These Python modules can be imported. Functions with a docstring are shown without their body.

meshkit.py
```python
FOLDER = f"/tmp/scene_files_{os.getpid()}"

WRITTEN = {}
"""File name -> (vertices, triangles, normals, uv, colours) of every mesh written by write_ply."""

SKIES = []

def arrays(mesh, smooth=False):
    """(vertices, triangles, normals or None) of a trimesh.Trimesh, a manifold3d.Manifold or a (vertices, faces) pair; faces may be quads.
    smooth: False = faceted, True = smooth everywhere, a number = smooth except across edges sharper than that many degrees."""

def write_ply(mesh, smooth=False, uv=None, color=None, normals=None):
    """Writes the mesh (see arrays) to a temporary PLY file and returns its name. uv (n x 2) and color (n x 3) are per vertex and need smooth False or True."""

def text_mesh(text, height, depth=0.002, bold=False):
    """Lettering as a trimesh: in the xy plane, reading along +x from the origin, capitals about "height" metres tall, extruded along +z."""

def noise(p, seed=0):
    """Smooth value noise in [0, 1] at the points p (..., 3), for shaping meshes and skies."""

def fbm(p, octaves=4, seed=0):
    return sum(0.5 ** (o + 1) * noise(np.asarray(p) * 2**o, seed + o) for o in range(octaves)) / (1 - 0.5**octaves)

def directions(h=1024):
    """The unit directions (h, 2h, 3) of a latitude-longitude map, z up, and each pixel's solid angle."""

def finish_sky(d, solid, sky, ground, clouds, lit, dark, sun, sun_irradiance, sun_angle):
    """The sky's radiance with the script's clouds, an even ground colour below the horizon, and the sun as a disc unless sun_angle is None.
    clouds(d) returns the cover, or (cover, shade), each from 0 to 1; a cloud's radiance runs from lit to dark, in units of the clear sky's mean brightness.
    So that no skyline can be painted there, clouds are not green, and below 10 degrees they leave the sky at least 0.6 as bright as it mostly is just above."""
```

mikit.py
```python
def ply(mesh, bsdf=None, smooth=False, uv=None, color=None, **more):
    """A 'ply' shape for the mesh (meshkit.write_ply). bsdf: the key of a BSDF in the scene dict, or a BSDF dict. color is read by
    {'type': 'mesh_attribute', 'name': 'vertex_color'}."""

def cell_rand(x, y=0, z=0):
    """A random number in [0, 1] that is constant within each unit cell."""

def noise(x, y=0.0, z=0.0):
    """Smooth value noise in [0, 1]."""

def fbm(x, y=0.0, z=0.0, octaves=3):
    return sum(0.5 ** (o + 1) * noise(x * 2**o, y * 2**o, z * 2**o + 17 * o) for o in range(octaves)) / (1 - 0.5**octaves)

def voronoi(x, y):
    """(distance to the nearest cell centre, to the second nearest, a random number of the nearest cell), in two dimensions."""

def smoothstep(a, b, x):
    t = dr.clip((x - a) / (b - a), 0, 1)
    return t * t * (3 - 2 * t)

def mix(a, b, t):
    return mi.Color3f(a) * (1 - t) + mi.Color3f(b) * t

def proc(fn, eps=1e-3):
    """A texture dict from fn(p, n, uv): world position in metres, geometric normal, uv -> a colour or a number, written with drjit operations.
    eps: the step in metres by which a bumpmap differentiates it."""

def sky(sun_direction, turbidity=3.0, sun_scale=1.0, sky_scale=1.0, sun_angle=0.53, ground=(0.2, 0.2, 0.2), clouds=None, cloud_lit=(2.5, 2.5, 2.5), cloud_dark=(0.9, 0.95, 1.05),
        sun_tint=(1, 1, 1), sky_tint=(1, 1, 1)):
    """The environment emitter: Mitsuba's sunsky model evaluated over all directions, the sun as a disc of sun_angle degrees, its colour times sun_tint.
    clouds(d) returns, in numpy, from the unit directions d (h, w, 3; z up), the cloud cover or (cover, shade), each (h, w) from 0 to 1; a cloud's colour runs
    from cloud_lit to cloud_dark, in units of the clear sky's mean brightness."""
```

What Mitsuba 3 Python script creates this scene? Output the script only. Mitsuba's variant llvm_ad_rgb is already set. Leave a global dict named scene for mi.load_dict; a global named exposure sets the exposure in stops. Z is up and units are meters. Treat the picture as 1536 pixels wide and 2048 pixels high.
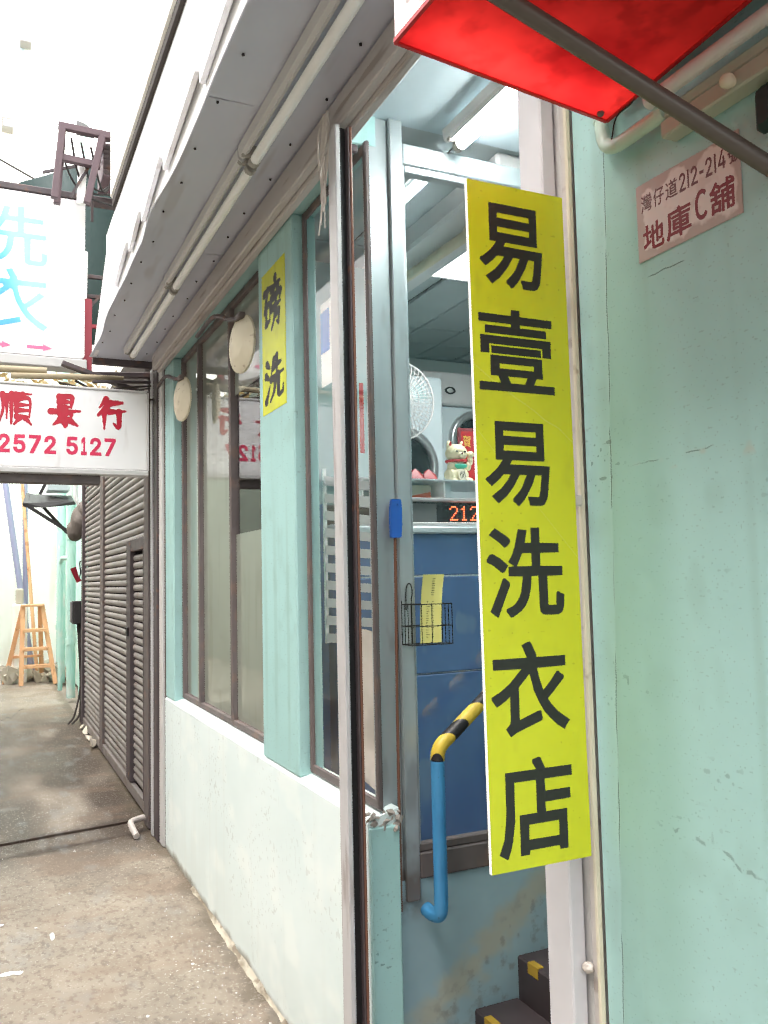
import math, random
import numpy as np, trimesh, drjit as dr, mitsuba as mi, mikit, meshkit
import shapely
from shapely.geometry import Polygon, Point, MultiPoint, box as sbox
from shapely.ops import unary_union
from mikit import proc, noise, fbm, voronoi, smoothstep, mix, cell_rand

random.seed(7); rng = np.random.default_rng(7)
T = mi.ScalarTransform4f
scene, labels = {}, {}

# ---------------------------------------------------------------- camera, sky, exposure
# X runs into the shopfront (facade plane at X = 1), Y along the alley, Z up; the camera stands at the origin, eye height 1.6 m
YAW, PITCH, ROLL, FOC = 0.43765, 0.07720, 0.02278, 1700.1 / 1536
EYE = np.array([0.0, 0.0, 1.6])
_f = np.array([math.sin(YAW) * math.cos(PITCH), math.cos(YAW) * math.cos(PITCH), math.sin(PITCH)])
_r = np.array([math.cos(YAW), -math.sin(YAW), 0.0]); _d = np.cross(_f, _r)
_down = _d * math.cos(ROLL) - _r * math.sin(ROLL)
scene['camera'] = {'type': 'perspective', 'fov': math.degrees(2 * math.atan(0.5 / FOC)), 'fov_axis': 'x', 'near_clip': 0.02, 'far_clip': 400.0,
                   'to_world': T().look_at(origin=EYE.tolist(), target=(EYE + _f).tolist(), up=(-_down).tolist())}
scene['sky'] = mikit.sky((-0.5, -0.1, 0.86), turbidity=4, sun_scale=0.25, sun_angle=40, sun_tint=(0.9, 0.98, 1.12), clouds=lambda d: 1.0, cloud_lit=(2.42, 2.5, 2.66))
exposure = 4.05

# ---------------------------------------------------------------- helpers
def lin(r, g, b):
    return [float(((c / 255 + 0.055) / 1.055) ** 2.4 if c > 10 else c / 255 / 12.92) for c in (r, g, b)]

def numbered(name):
    if name not in used: used.add(name); return name
    i = 1
    while f'{name}_{i:03d}' in used: i += 1
    used.add(f'{name}_{i:03d}'); return f'{name}_{i:03d}'
used = set()

def thing(name, label, cat, group=None):
    k = numbered(name); labels[k] = {'label': label, 'category': cat}
    if group: labels[k]['group'] = group
    return k

def part(parent, name, mesh, mat, smooth=False, label=None, kind=None, **kw):
    k = numbered(parent + '__' + name)
    if isinstance(mesh, (list, tuple)) and len(mesh) and not isinstance(mesh[0], np.ndarray): mesh = trimesh.util.concatenate(list(mesh))
    scene[k] = mikit.ply(mesh, 'mat_' + mat, smooth, **kw)
    if label or kind: labels[k] = {a: b for a, b in (('label', label), ('kind', kind)) if b}
    return k

def struct(name, mesh, mat, smooth=False, kind='structure', label=None, **kw):
    k = numbered(name); scene[k] = mikit.ply(mesh, 'mat_' + mat, smooth, **kw); labels[k] = {'kind': kind}
    if label: labels[k]['label'] = label
    return k

def single(name, mesh, mat, label, cat, smooth=False, group=None, **kw):
    k = thing(name, label, cat, group); scene[k] = mikit.ply(mesh, 'mat_' + mat, smooth, **kw); return k

def hull(pts):
    return trimesh.Trimesh(*_hull(np.asarray(pts, float)), process=False)
def _hull(p):
    m = trimesh.convex.convex_hull(p); return m.vertices, m.faces

def B(x0, x1, y0, y1, z0, z1, b=0.0):
    """box with chamfered edges"""
    x0, x1 = sorted((x0, x1)); y0, y1 = sorted((y0, y1)); z0, z1 = sorted((z0, z1))
    if b <= 0:
        m = trimesh.creation.box((x1 - x0, y1 - y0, z1 - z0)); m.apply_translation(((x0 + x1) / 2, (y0 + y1) / 2, (z0 + z1) / 2)); return m
    b = min(b, (x1 - x0) * .45, (y1 - y0) * .45, (z1 - z0) * .45); p = []
    for x, sx in ((x0, 1), (x1, -1)):
        for y, sy in ((y0, 1), (y1, -1)):
            for z, sz in ((z0, 1), (z1, -1)):
                p += [(x + sx * b, y + sy * b, z), (x + sx * b, y, z + sz * b), (x, y + sy * b, z + sz * b)]
    return hull(p)

def tube(path, r, n=10, closed=False):
    """swept circle along a polyline; r a number or one per point"""
    P = np.asarray(path, float); N = len(P); R = np.full(N, r) if np.isscalar(r) else np.asarray(r, float)
    tn = np.gradient(P, axis=0) if not closed else np.roll(P, -1, 0) - np.roll(P, 1, 0)
    tn /= np.linalg.norm(tn, axis=1, keepdims=True)
    u = np.cross(tn[0], [0, 0, 1] if abs(tn[0][2]) < .9 else [1, 0, 0]); u /= np.linalg.norm(u)
    rings = []
    a = np.arange(n) * 2 * np.pi / n
    for i in range(N):
        u = u - tn[i] * (u @ tn[i]); u /= np.linalg.norm(u); w = np.cross(tn[i], u)
        rings.append(P[i] + R[i] * (np.cos(a)[:, None] * u + np.sin(a)[:, None] * w))
    V = np.vstack(rings); F = []
    for i in range(N if closed else N - 1):
        j = (i + 1) % N
        for k in range(n):
            q = (k + 1) % n
            F += [(i * n + k, i * n + q, j * n + q), (i * n + k, j * n + q, j * n + k)]
    if not closed:
        V = np.vstack([V, P[0], P[-1]]); c0, c1 = len(V) - 2, len(V) - 1
        for k in range(n):
            q = (k + 1) % n
            F += [(c0, q, k), (c1, (N - 1) * n + k, (N - 1) * n + q)]
    return trimesh.Trimesh(V, np.array(F), process=False)

def smoothpath(pts, n=8):
    """Catmull-Rom"""
    P = np.asarray(pts, float); P = np.vstack([2 * P[0] - P[1], P, 2 * P[-1] - P[-2]]); out = []
    for i in range(1, len(P) - 2):
        for t in np.linspace(0, 1, n, endpoint=False):
            a, b, c, d = P[i - 1:i + 3]
            out.append(.5 * (2 * b + (c - a) * t + (2 * a - 5 * b + 4 * c - d) * t * t + (3 * b - a - 3 * c + d) * t ** 3))
    return np.array(out + [P[-2]])

def bar(p, q, w, h, up=(0, 0, 1), b=0.0):
    """rectangular bar from p to q"""
    p, q = np.asarray(p, float), np.asarray(q, float); d = q - p; L = np.linalg.norm(d); d /= L
    s = np.cross(d, up)
    if np.linalg.norm(s) < 1e-3: s = np.cross(d, (1, 0, 0))
    s /= np.linalg.norm(s); t = np.cross(s, d)
    m = B(0, L, -w / 2, w / 2, -h / 2, h / 2, b); M = np.eye(4); M[:3, 0], M[:3, 1], M[:3, 2], M[:3, 3] = d, s, t, p
    m.apply_transform(M); return m

def frame(m, o, u, v):
    """puts a mesh drawn in (u, v, normal) coordinates into the world"""
    u, v = np.asarray(u, float), np.asarray(v, float); M = np.eye(4); M[:3, 0], M[:3, 1], M[:3, 2], M[:3, 3] = u, v, np.cross(u, v), o
    m = m.copy(); m.apply_transform(M); return m

def extrude(shape, depth):
    return trimesh.util.concatenate([trimesh.creation.extrude_polygon(g, depth, engine='earcut') for g in getattr(shape, 'geoms', [shape]) if g.area > 1e-9])

def lathe(prof, n=24):
    return trimesh.creation.revolve(np.asarray(prof, float), sections=n)

def grid(x0, x1, y0, y1, nx, ny, fz):
    X, Y = np.meshgrid(np.linspace(x0, x1, nx), np.linspace(y0, y1, ny), indexing='ij'); Z = fz(X, Y)
    V = np.stack([X, Y, Z], -1).reshape(-1, 3); i = np.arange(nx * ny).reshape(nx, ny)
    F = np.stack([i[:-1, :-1], i[1:, :-1], i[1:, 1:], i[:-1, 1:]], -1).reshape(-1, 4)
    return trimesh.Trimesh(V, np.vstack([F[:, [0, 1, 2]], F[:, [0, 2, 3]]]), process=False)

# ---------------------------------------------------------------- lettering
GLYPH = {
 '易': '184 186|0 56,4 63,11 66,33 83,47 99,30 99,30 186,169 186,169 99,77 99,73 93,184 92,176 28,173 17,165 5,155 1,121 1,119 12,116 15,116 24,107 13,93 0,87 0,82 6,74 10,74 17,91 33,100 43,113 68,97 68,79 42,58 20,35 4,15 22,43 40,61 58,68 68,52 68,39 56,18 41;116 24,146 23,148 24,152 38,156 68,141 68,132 48;55 123,144 122,144 132,56 132;55 155,144 154,144 163,56 163',
 '壹': '189 190|0 0,0 22,51 22,46 34,28 34,28 83,159 83,160 34,143 34,138 22,189 22,189 0;53 62,53 54,135 54,135 62;73 34,79 22,112 22,117 34|2 154,2 176,81 176,82 190,106 190,106 176,187 176,187 154,106 154,106 150,172 150,172 129,17 129,17 150,81 150,81 154|5 84,5 127,183 127,183 84,158 84,158 105,29 105,29 84|31 104,157 104,157 84,31 84',
 '洗': '197 195|0 119,0 126,8 137,16 139,35 129,56 113,55 111,64 112,52 119,63 136,70 153,80 192,105 189,99 162,112 162,112 195,137 195,137 162,186 161,186 138,137 137,137 112,194 111,194 88,154 87,154 27,172 27,173 50,176 56,184 56,185 53,197 49,195 21,190 9,179 3,145 3,137 5,131 11,129 21,128 88,113 87,111 65,105 42,95 24,83 13,62 1,55 1,50 9,45 13,45 21,58 26,67 31,77 43,83 56,88 87,53 88,53 108,45 97,38 95,18 110;78 112,112 112,112 137,91 137|6 177,23 194,53 176,62 168,62 162,54 152,46 148,31 161|5 15,30 66,39 87,46 87,58 77,58 69,26 0',
 '衣': '199 197|0 80,0 87,22 97,46 113,73 138,6 139,5 164,89 164,77 190,95 197,101 197,105 192,117 168,117 164,191 164,191 139,118 138,123 116,131 95,147 110,166 132,172 132,176 127,186 121,186 114,158 87,143 74,149 65,167 47,199 25,187 13,183 4,163 16,145 32,131 46,119 64,105 92,96 126,70 101,70 37,115 52,124 52,126 41,128 36,126 29,60 8,45 0,32 19,43 29,45 35,45 82,36 75,13 63',
 '店': '194 196|0 13,13 41,18 70,20 93,20 172,97 172,92 180,89 182,89 192,107 196,113 194,124 172,194 172,194 148,122 148,123 127,187 127,189 103,122 102,123 86,178 86,178 4,154 4,153 12,79 12,78 4,53 4,53 86,97 86,97 148,45 148,44 73,37 35,32 19,23 0;78 36,153 35,153 62,79 62',
 't灣': '92 95|44 79,43 85,52 86,50 94,56 94,60 86,68 86,69 82,73 86,75 93,79 95,81 94,81 89,77 82,81 82,84 87,89 83,79 69,83 69,83 72,87 74,92 65,92 61,88 60,92 51,92 46,87 45,87 49,83 57,84 60,87 61,87 63,68 62,67 65,75 72,76 76,68 75,66 79|27 16,26 17,31 32,76 33,75 36,28 36,27 42,84 42,84 26,38 26,36 23,88 22,85 8,80 1,74 0,58 1,55 7,74 8,78 12,78 16|76 58,81 58,83 45,81 43,78 44|66 49,68 52,69 59,74 58,74 53,71 43,66 45|46 61,65 61,65 45,46 45;52 51,59 51,59 56,53 56|47 63,47 69,65 68,65 63|47 71,47 77,65 76,65 71|2 87,8 94,17 87,21 83,21 80,22 80,25 83,29 94,34 93,35 90,30 81,34 81,36 86,41 84,42 82,32 68,36 69,36 73,41 73,45 63,41 60,45 51,45 48,43 47,40 48,37 56,37 59,40 61,39 63,21 61,20 64,29 74,21 74,20 78,18 76,15 76,10 82|32 44,29 58,30 59,34 58,35 56,36 45|19 44,22 58,27 59,28 57,24 43|2 5,12 35,16 39,21 36,21 34,12 8,9 2|0 60,0 61,6 67,16 60,19 57,19 55,16 50,13 50,9 55',
 't仔': '94 93|29 41,28 49,57 50,57 64,70 73,74 77,35 78,34 86,88 87,91 84,90 79,85 74,67 60,66 50,94 49,94 41,67 41,66 9,63 2,57 0,42 0,39 7,40 10,55 9,57 10,57 41|0 51,13 70,21 85,23 93,32 91,21 67,21 0,13 1,13 52,7 45,3 46',
 't道': '92 94|0 4,0 8,5 13,14 19,14 48,0 48,1 57,22 56,22 19,27 15,41 10,92 10,90 2,78 1,38 2,23 8,20 11,14 10,5 0|27 72,26 79,41 80,37 91,42 94,48 88,51 82,50 80,64 80,70 89,70 92,75 93,78 91,79 89,74 80,91 79,91 72,63 72,59 66,60 65,82 64,82 16,33 16,33 64,50 65,52 71;42 38,73 37,74 43,42 44,41 43;41 24,73 24,74 29,42 30;41 51,73 51,74 56,42 57|2 83,4 87,9 89,23 71,15 67,12 73',
 't號': '94 93|43 4,43 7,48 11,52 17,55 35,77 35,77 13,78 11,85 11,87 22,94 19,93 8,89 3,74 2,69 7,69 28,62 28,61 17,56 6,48 0|32 3,31 7,36 16,39 29,40 73,59 74,60 93,67 93,69 87,88 86,88 79,68 78,68 75,69 74,92 73,92 63,89 54,82 56,84 66,67 65,67 60,79 61,81 58,81 54,78 53,67 52,67 47,80 47,81 51,84 52,89 50,88 42,81 39,61 40,59 43,59 51,50 51,48 55,49 58,59 59,59 66,48 66,48 32,46 20,39 0|0 47,0 56,37 55,36 47,16 47,15 43,14 38,33 37,31 12,29 6,24 1,11 1,8 8,21 10,24 23,24 30,5 30,7 47|5 61,5 89,35 89,34 61;12 69,27 69,27 82,12 82',
 '地': '194 188|57 99,59 105,79 114,79 168,83 170,97 170,100 168,101 123,120 131,120 186,124 188,140 187,142 184,142 141,161 148,169 154,182 151,185 149,183 66,175 53,162 49,147 50,142 64,141 42,138 40,122 41,120 44,120 106,101 99,102 24,105 22,166 22,170 27,172 48,178 50,194 42,191 19,186 8,176 2,169 0,102 0,87 5,82 11,79 21,79 89,69 84,65 85;142 66,144 69,160 70,161 72,162 124,142 116|9 28,5 31,0 48,2 51,27 60,27 118,3 119,1 122,1 136,5 140,27 140,27 184,31 186,45 186,49 182,49 140,69 140,73 136,73 122,71 119,49 118,49 69,69 77,72 74,75 58,73 55,14 28',
 '庫': '192 192|2 8,0 14,10 38,15 66,17 97,17 171,19 174,92 175,88 182,89 187,100 192,106 192,111 188,119 175,187 175,190 173,191 158,189 155,122 154,122 145,182 145,185 143,186 129,184 126,122 125,122 119,171 119,174 117,175 55,171 51,122 51,122 45,190 43,192 40,192 27,190 24,122 23,121 2,118 0,105 0,101 4,100 23,37 24,33 28,33 39,27 17,20 2,13 0;100 154,39 154,39 87,34 42,37 44,100 45,100 51,54 51,50 55,51 117,54 119,100 119,100 125,44 126,42 129,42 141,46 145,100 145;122 70,153 69,153 76,122 76;122 95,153 94,153 101,122 101;71 70,100 69,100 76,71 76;71 95,100 94,100 101,71 101',
 '舖': '192 193|0 139,2 146,14 154,29 169,43 191,47 193,52 193,61 187,60 178,84 160,88 164,128 164,128 189,132 193,148 191,150 184,155 190,161 192,183 179,191 171,186 164,192 162,192 145,189 143,150 142,150 132,185 132,188 130,187 8,177 1,156 0,150 16,150 5,148 2,130 2,128 5,128 45,111 45,110 2,107 0,92 1,90 4,90 91,87 89,59 88,59 76,82 75,85 73,85 8,82 6,68 6,64 8,64 12,33 12,31 3,13 3,11 6,11 73,15 75,37 75,37 88,7 89,5 92,4 107,8 109,36 109,37 121,18 121,14 124,6 124;169 164,164 169,150 176,150 164;150 16,153 20,168 21,167 45,150 45;90 107,90 128,92 131,127 132,128 143,89 143,86 138,82 135,82 125,80 122,59 121,59 109,87 109;72 141,48 160,33 142;150 100,168 99,168 111,150 111;150 66,168 65,168 78,150 78;111 65,128 65,128 78,111 78;111 100,128 99,128 111,111 111;33 34,63 33,64 54,33 54',
 'C': '116 160|0 94,4 113,11 129,19 139,34 152,46 157,61 160,83 159,101 151,111 142,112 136,100 122,96 123,90 129,80 134,65 136,49 130,37 120,28 99,27 68,31 52,36 40,44 32,53 27,64 24,78 25,89 30,98 39,103 40,113 32,116 26,115 21,102 9,81 1,58 0,45 3,34 8,18 22,6 41,0 66',
 '賀': '74 76|2 4,4 7,14 9,24 13,11 13,11 47,66 47,66 13,55 13,74 5,74 2,66 0,53 6,44 8,48 13,28 13,33 10,19 3,10 0,6 0;19 28,58 28,58 32,19 32;19 19,58 19,58 22,19 22;19 38,58 38,58 41,19 41|42 71,72 72,72 49,43 49;50 56,64 56,64 65,50 65|0 49,11 58,14 63,2 64,2 71,15 71,17 76,23 76,23 71,39 71,38 53,34 49,21 49,20 56,28 55,31 57,32 63,22 64,18 53,12 47,4 44',
 'd1': '96 152|0 0,0 22,39 23,39 127,5 100,3 127,36 152,63 152,63 22,96 22,96 0',
 'd2': '100 154|1 0,1 18,61 84,69 95,73 104,73 115,70 122,64 128,57 131,44 132,32 127,26 117,24 105,0 105,4 126,9 136,18 144,30 151,43 154,55 154,69 151,82 143,92 130,97 117,96 98,89 84,82 73,35 22,100 22,100 0',
 'd4': '113 152|0 30,0 48,53 141,54 142,58 151,83 152,80 141,77 140,28 52,69 52,69 97,93 97,93 52,112 52,113 30,93 29,93 0,69 0,69 29',
 'd5': '100 154|0 34,0 44,23 44,26 34,32 27,43 22,55 22,62 25,71 32,74 38,76 46,76 56,72 67,65 76,58 79,52 81,42 81,32 78,24 73,2 75,11 154,93 154,93 132,32 132,28 101,28 97,39 102,46 103,63 102,78 96,89 85,97 71,100 57,99 38,92 21,83 12,71 4,56 0,41 0,25 4,13 12,4 23',
 'd7': '100 152|0 130,0 152,100 152,100 130,35 0,8 1,73 130',
 'd-': '70 22|0 22,70 22,70 0,0 0',
}
def glyph(key):
    head, *ps = GLYPH[key].split('|'); w, h = map(float, head.split()); out = []
    for p in ps:
        rings = [[tuple(map(float, c.split())) for c in r.split(',')] for r in p.split(';')]
        out.append(Polygon(rings[0], rings[1:]).buffer(0))
    return w, h, unary_union(out)
def fit(shape, x0, x1, y0, y1):
    a, b, c, d = shape.bounds
    return shapely.affinity.affine_transform(shape, [(x1 - x0) / (c - a), 0, 0, (y1 - y0) / (d - b), x0 - a * (x1 - x0) / (c - a), y0 - b * (y1 - y0) / (d - b)])
import shapely.affinity
def brush(strokes, w, seed=0):
    """brush-written character from strokes on a 100 x 100 grid (y down), thick in the middle, thinner at the ends"""
    r = np.random.default_rng(seed); out = []
    for s in strokes:
        P = smoothpath(s, 6) if len(s) > 2 and s[0] != s[-1] and len(s) < 4 else np.array([np.array(s[i]) * (1 - t) + np.array(s[i + 1]) * t for i in range(len(s) - 1) for t in np.linspace(0, 1, 6)])
        n = len(P); t = np.linspace(0, 1, n); k = w * (0.42 + 0.2 * np.cos(t * 2.4 + r.uniform(-.4, .4)) + 0.14 * np.exp(-((t - .03) / .1) ** 2) + .05 * r.uniform(-1, 1, n))
        c = [Point(x, -y).buffer(max(k_, w * .14), quad_segs=4) for (x, y), k_ in zip(P, k)]
        out += [MultiPoint(list(a.exterior.coords) + list(b.exterior.coords)).convex_hull for a, b in zip(c[:-1], c[1:])]
    return unary_union(out).simplify(.35)
STROKES = {
 '行': [[(30,4),(8,30)],[(34,26),(4,54)],[(24,45),(24,97)],[(46,15),(86,12)],[(42,43),(98,38)],[(74,42),(74,90),(56,80)]],
 '景': [[(30,4),(31,38)],[(30,6),(70,3),(68,36)],[(31,21),(68,19)],[(31,37),(68,35)],[(49,40),(52,46)],[(2,53),(98,48)],[(32,58),(34,76)],[(32,59),(68,57),(66,74)],[(34,75),(66,73)],[(50,76),(50,98),(41,92)],[(32,80),(10,96)],[(64,80),(90,96)]],
 '順': [[(10,10),(12,50),(2,88)],[(23,15),(23,80)],[(37,8),(37,94)],[(48,8),(98,6)],[(71,8),(64,20)],[(52,22),(52,75)],[(52,23),(92,21),(92,75)],[(53,39),(91,38)],[(53,55),(91,54)],[(53,73),(91,72)],[(62,77),(46,96)],[(80,77),(99,96)]],
 '磅': [[(3,15),(40,11)],[(24,13),(3,56)],[(14,45),(14,82)],[(14,46),(36,44),(35,79)],[(14,80),(35,78)],[(68,1),(70,14)],[(45,18),(95,15)],[(58,22),(62,33)],[(82,20),(76,32)],[(46,38),(43,51)],[(46,38),(97,35),(92,48)],[(70,40),(72,53)],[(45,59),(97,56)],[(66,58),(62,78),(45,99)],[(66,73),(88,71),(84,96),(74,90)]],
 '洗': [[(8,8),(24,20)],[(3,35),(19,45)],[(4,93),(25,62)],[(48,8),(33,36)],[(42,25),(86,22)],[(63,4),(63,48)],[(32,49),(98,45)],[(54,50),(48,78),(27,97)],[(71,48),(71,88),(79,94),(96,90),(97,76)]],
}
FACE_U, FACE_V = (0, -1, 0), (0, 0, 1)          # lettering on a surface that faces the alley (-X)
END_U, END_V = (1, 0, 0), (0, 0, 1)             # lettering on a surface that faces down the alley (-Y)

# ---------------------------------------------------------------- materials
def P(name, color, rough=0.5, bump=None, bscale=0.003, eps=2e-3, **kw):
    c = proc(color, eps) if callable(color) else {'type': 'rgb', 'value': [float(x) for x in color]}
    r = proc(rough) if callable(rough) else float(rough)
    b = {'type': 'principled', 'base_color': c, 'roughness': r, **kw}
    if bump is not None: b = {'type': 'bumpmap', 'tex': proc(bump, eps), 'scale': float(bscale), 'nested': b}
    scene['mat_' + name] = {'type': 'twosided', 'bsdf': b}
    return name

def line_mask(d, w):            # 1 on a thin line, d the distance to it
    return 1 - smoothstep(w * .5, w, dr.abs(d))
def plaster_bump(p, n, uv):
    return fbm(p.x * 7, p.y * 7, p.z * 5, 3) * .9 + fbm(p.x * 60, p.y * 60, p.z * 60, 4) * .55 + noise(p.x * 420, p.y * 420, p.z * 420) * .10
def green_paint(p, n, uv):
    big = fbm(p.x * 2 + 5, p.y * 2.2, p.z * 1.6, 4); mid = fbm(p.x * 9, p.y * 13, p.z * 7, 3)
    c = mix(lin(148, 186, 183), lin(161, 197, 195), big)
    c = mix(c, lin(138, 170, 163), smoothstep(.56, .8, mid) * .3)
    # dirt specks in loose clusters, scuffs, hairline cracks and the plaster seam beside the door jamb
    speck = smoothstep(.84, .9, noise(p.x * 110, p.y * 110, p.z * 95)) * smoothstep(.58, .8, fbm(p.x * 3, p.y * 5 + 3, p.z * 5, 3))
    c = mix(c, lin(90, 104, 98), speck * .6)
    fine = smoothstep(.86, .93, noise(p.x * 230, p.y * 230, p.z * 230)) * .3
    c = mix(c, lin(110, 130, 122), fine)
    seam = p.y - (1.169 + (2.269 - p.z) * .031 + (fbm(p.z * 14, 3.1, 0, 3) - .5) * .006)
    c = mix(c, lin(78, 82, 80), line_mask(seam, .0016) * .8 * smoothstep(.28, .5, noise(p.z * 16, 7)))
    c = mix(c, lin(122, 162, 148), (1 - smoothstep(-.004, .002, seam)) * .45 * smoothstep(1.0, 1.1, p.y))
    c = mix(c, lin(110, 140, 130), smoothstep(.03, 0, dr.abs(seam - .012)) * .12)
    near = smoothstep(1.15, 1.05, p.y)
    crack = p.z - (1.786 + (1.02 - p.y) * .02 + (fbm(p.y * 40, 1.0, 0, 3) - .5) * .007)
    c = mix(c, lin(90, 100, 92), line_mask(crack, .0013) * smoothstep(.45, .6, noise(p.y * 70, 2)) * near * smoothstep(.93, .97, p.y) * .7)
    c = mix(c, lin(176, 178, 168), smoothstep(.6, .75, noise(p.y * 34, p.z * 60)) * smoothstep(.018, .004, dr.abs(crack + .008)) * near * .5)
    crack2 = p.z - (2.092 + (fbm(p.y * 30, 5.0, 0, 2) - .5) * .006)
    c = mix(c, lin(88, 104, 96), line_mask(crack2, .0013) * smoothstep(1.075, 1.06, p.y) * smoothstep(.985, .995, p.y) * .8)
    crack3 = p.z - (1.187 - smoothstep(1.0, .9, p.y) * .03 + (fbm(p.y * 50, 8.0, 0, 3) - .5) * .02)
    c = mix(c, lin(88, 100, 94), line_mask(crack3, .004) * smoothstep(.5, .66, noise(p.y * 90, p.z * 90)) * smoothstep(1.12, 1.08, p.y) * .45)
    run = smoothstep(.55, .8, fbm(p.x * 20, p.y * 26, p.z * .7, 2))
    return mix(c, lin(136, 166, 156), run * .3)
def far_green(p, n, uv):
    c = mix(lin(150, 200, 188), lin(196, 220, 210), fbm(p.x * 3, p.y * 3, p.z * 2, 3))
    return mix(c, lin(214, 214, 206), smoothstep(.55, .7, fbm(p.x * 6, p.y * 6, p.z * 3 + 4, 3)) * .7)
def dado_paint(p, n, uv):
    a = fbm(p.x * 2, p.y * 2.4, p.z * 2.4, 4)
    c = mix(lin(208, 222, 221), lin(222, 232, 231), a)
    low = smoothstep(.42, .0, p.z + (fbm(p.y * 8, p.z * 5, 0, 3) - .5) * .3)
    c = mix(c, lin(196, 204, 200), low * .3)
    c = mix(c, lin(230, 236, 232), smoothstep(.55, .8, fbm(p.y * 5, p.z * 7, 2.0, 3)) * .4)
    s = smoothstep(.80, .86, noise(p.y * 70, p.z * 70)) * smoothstep(.5, .7, fbm(p.y * 3, p.z * 3, 9.0, 2))
    c = mix(c, lin(150, 152, 144), s * .25)
    edge = smoothstep(.045, .0, p.z + (fbm(p.y * 9, 1.0, 0, 3) - .5) * .05)
    c = mix(c, lin(116, 106, 88), edge * .8)
    drip = smoothstep(.6, .8, fbm(p.y * 22, p.z * .8, 3.0, 2)) * .2
    return mix(c, lin(206, 214, 210), drip)
def inner_paint(p, n, uv):
    a = fbm(p.x * 4, p.y * 4, p.z * 4, 4)
    c = mix(lin(132, 158, 168), lin(158, 184, 190), a)
    # grime that climbs along the stair line
    t = p.z - (p.x - 1.05) * .78 - .12
    c = mix(c, lin(172, 168, 148), smoothstep(.10, .0, dr.abs(t - .05) + (fbm(p.x * 22, p.z * 22, 0, 3) - .5) * .12) * .7)
    c = mix(c, lin(120, 118, 114), smoothstep(.52, .8, fbm(p.x * 34, p.z * 34, 4.0, 5)) * smoothstep(.12, 0, t) * .55)
    rust = smoothstep(.10, .0, dr.abs(p.x - 1.14)) * smoothstep(.07, 0, dr.abs(p.z - .63)) * fbm(p.x * 40, p.z * 40, 1.0, 3)
    return mix(c, lin(98, 80, 62), rust)
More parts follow.
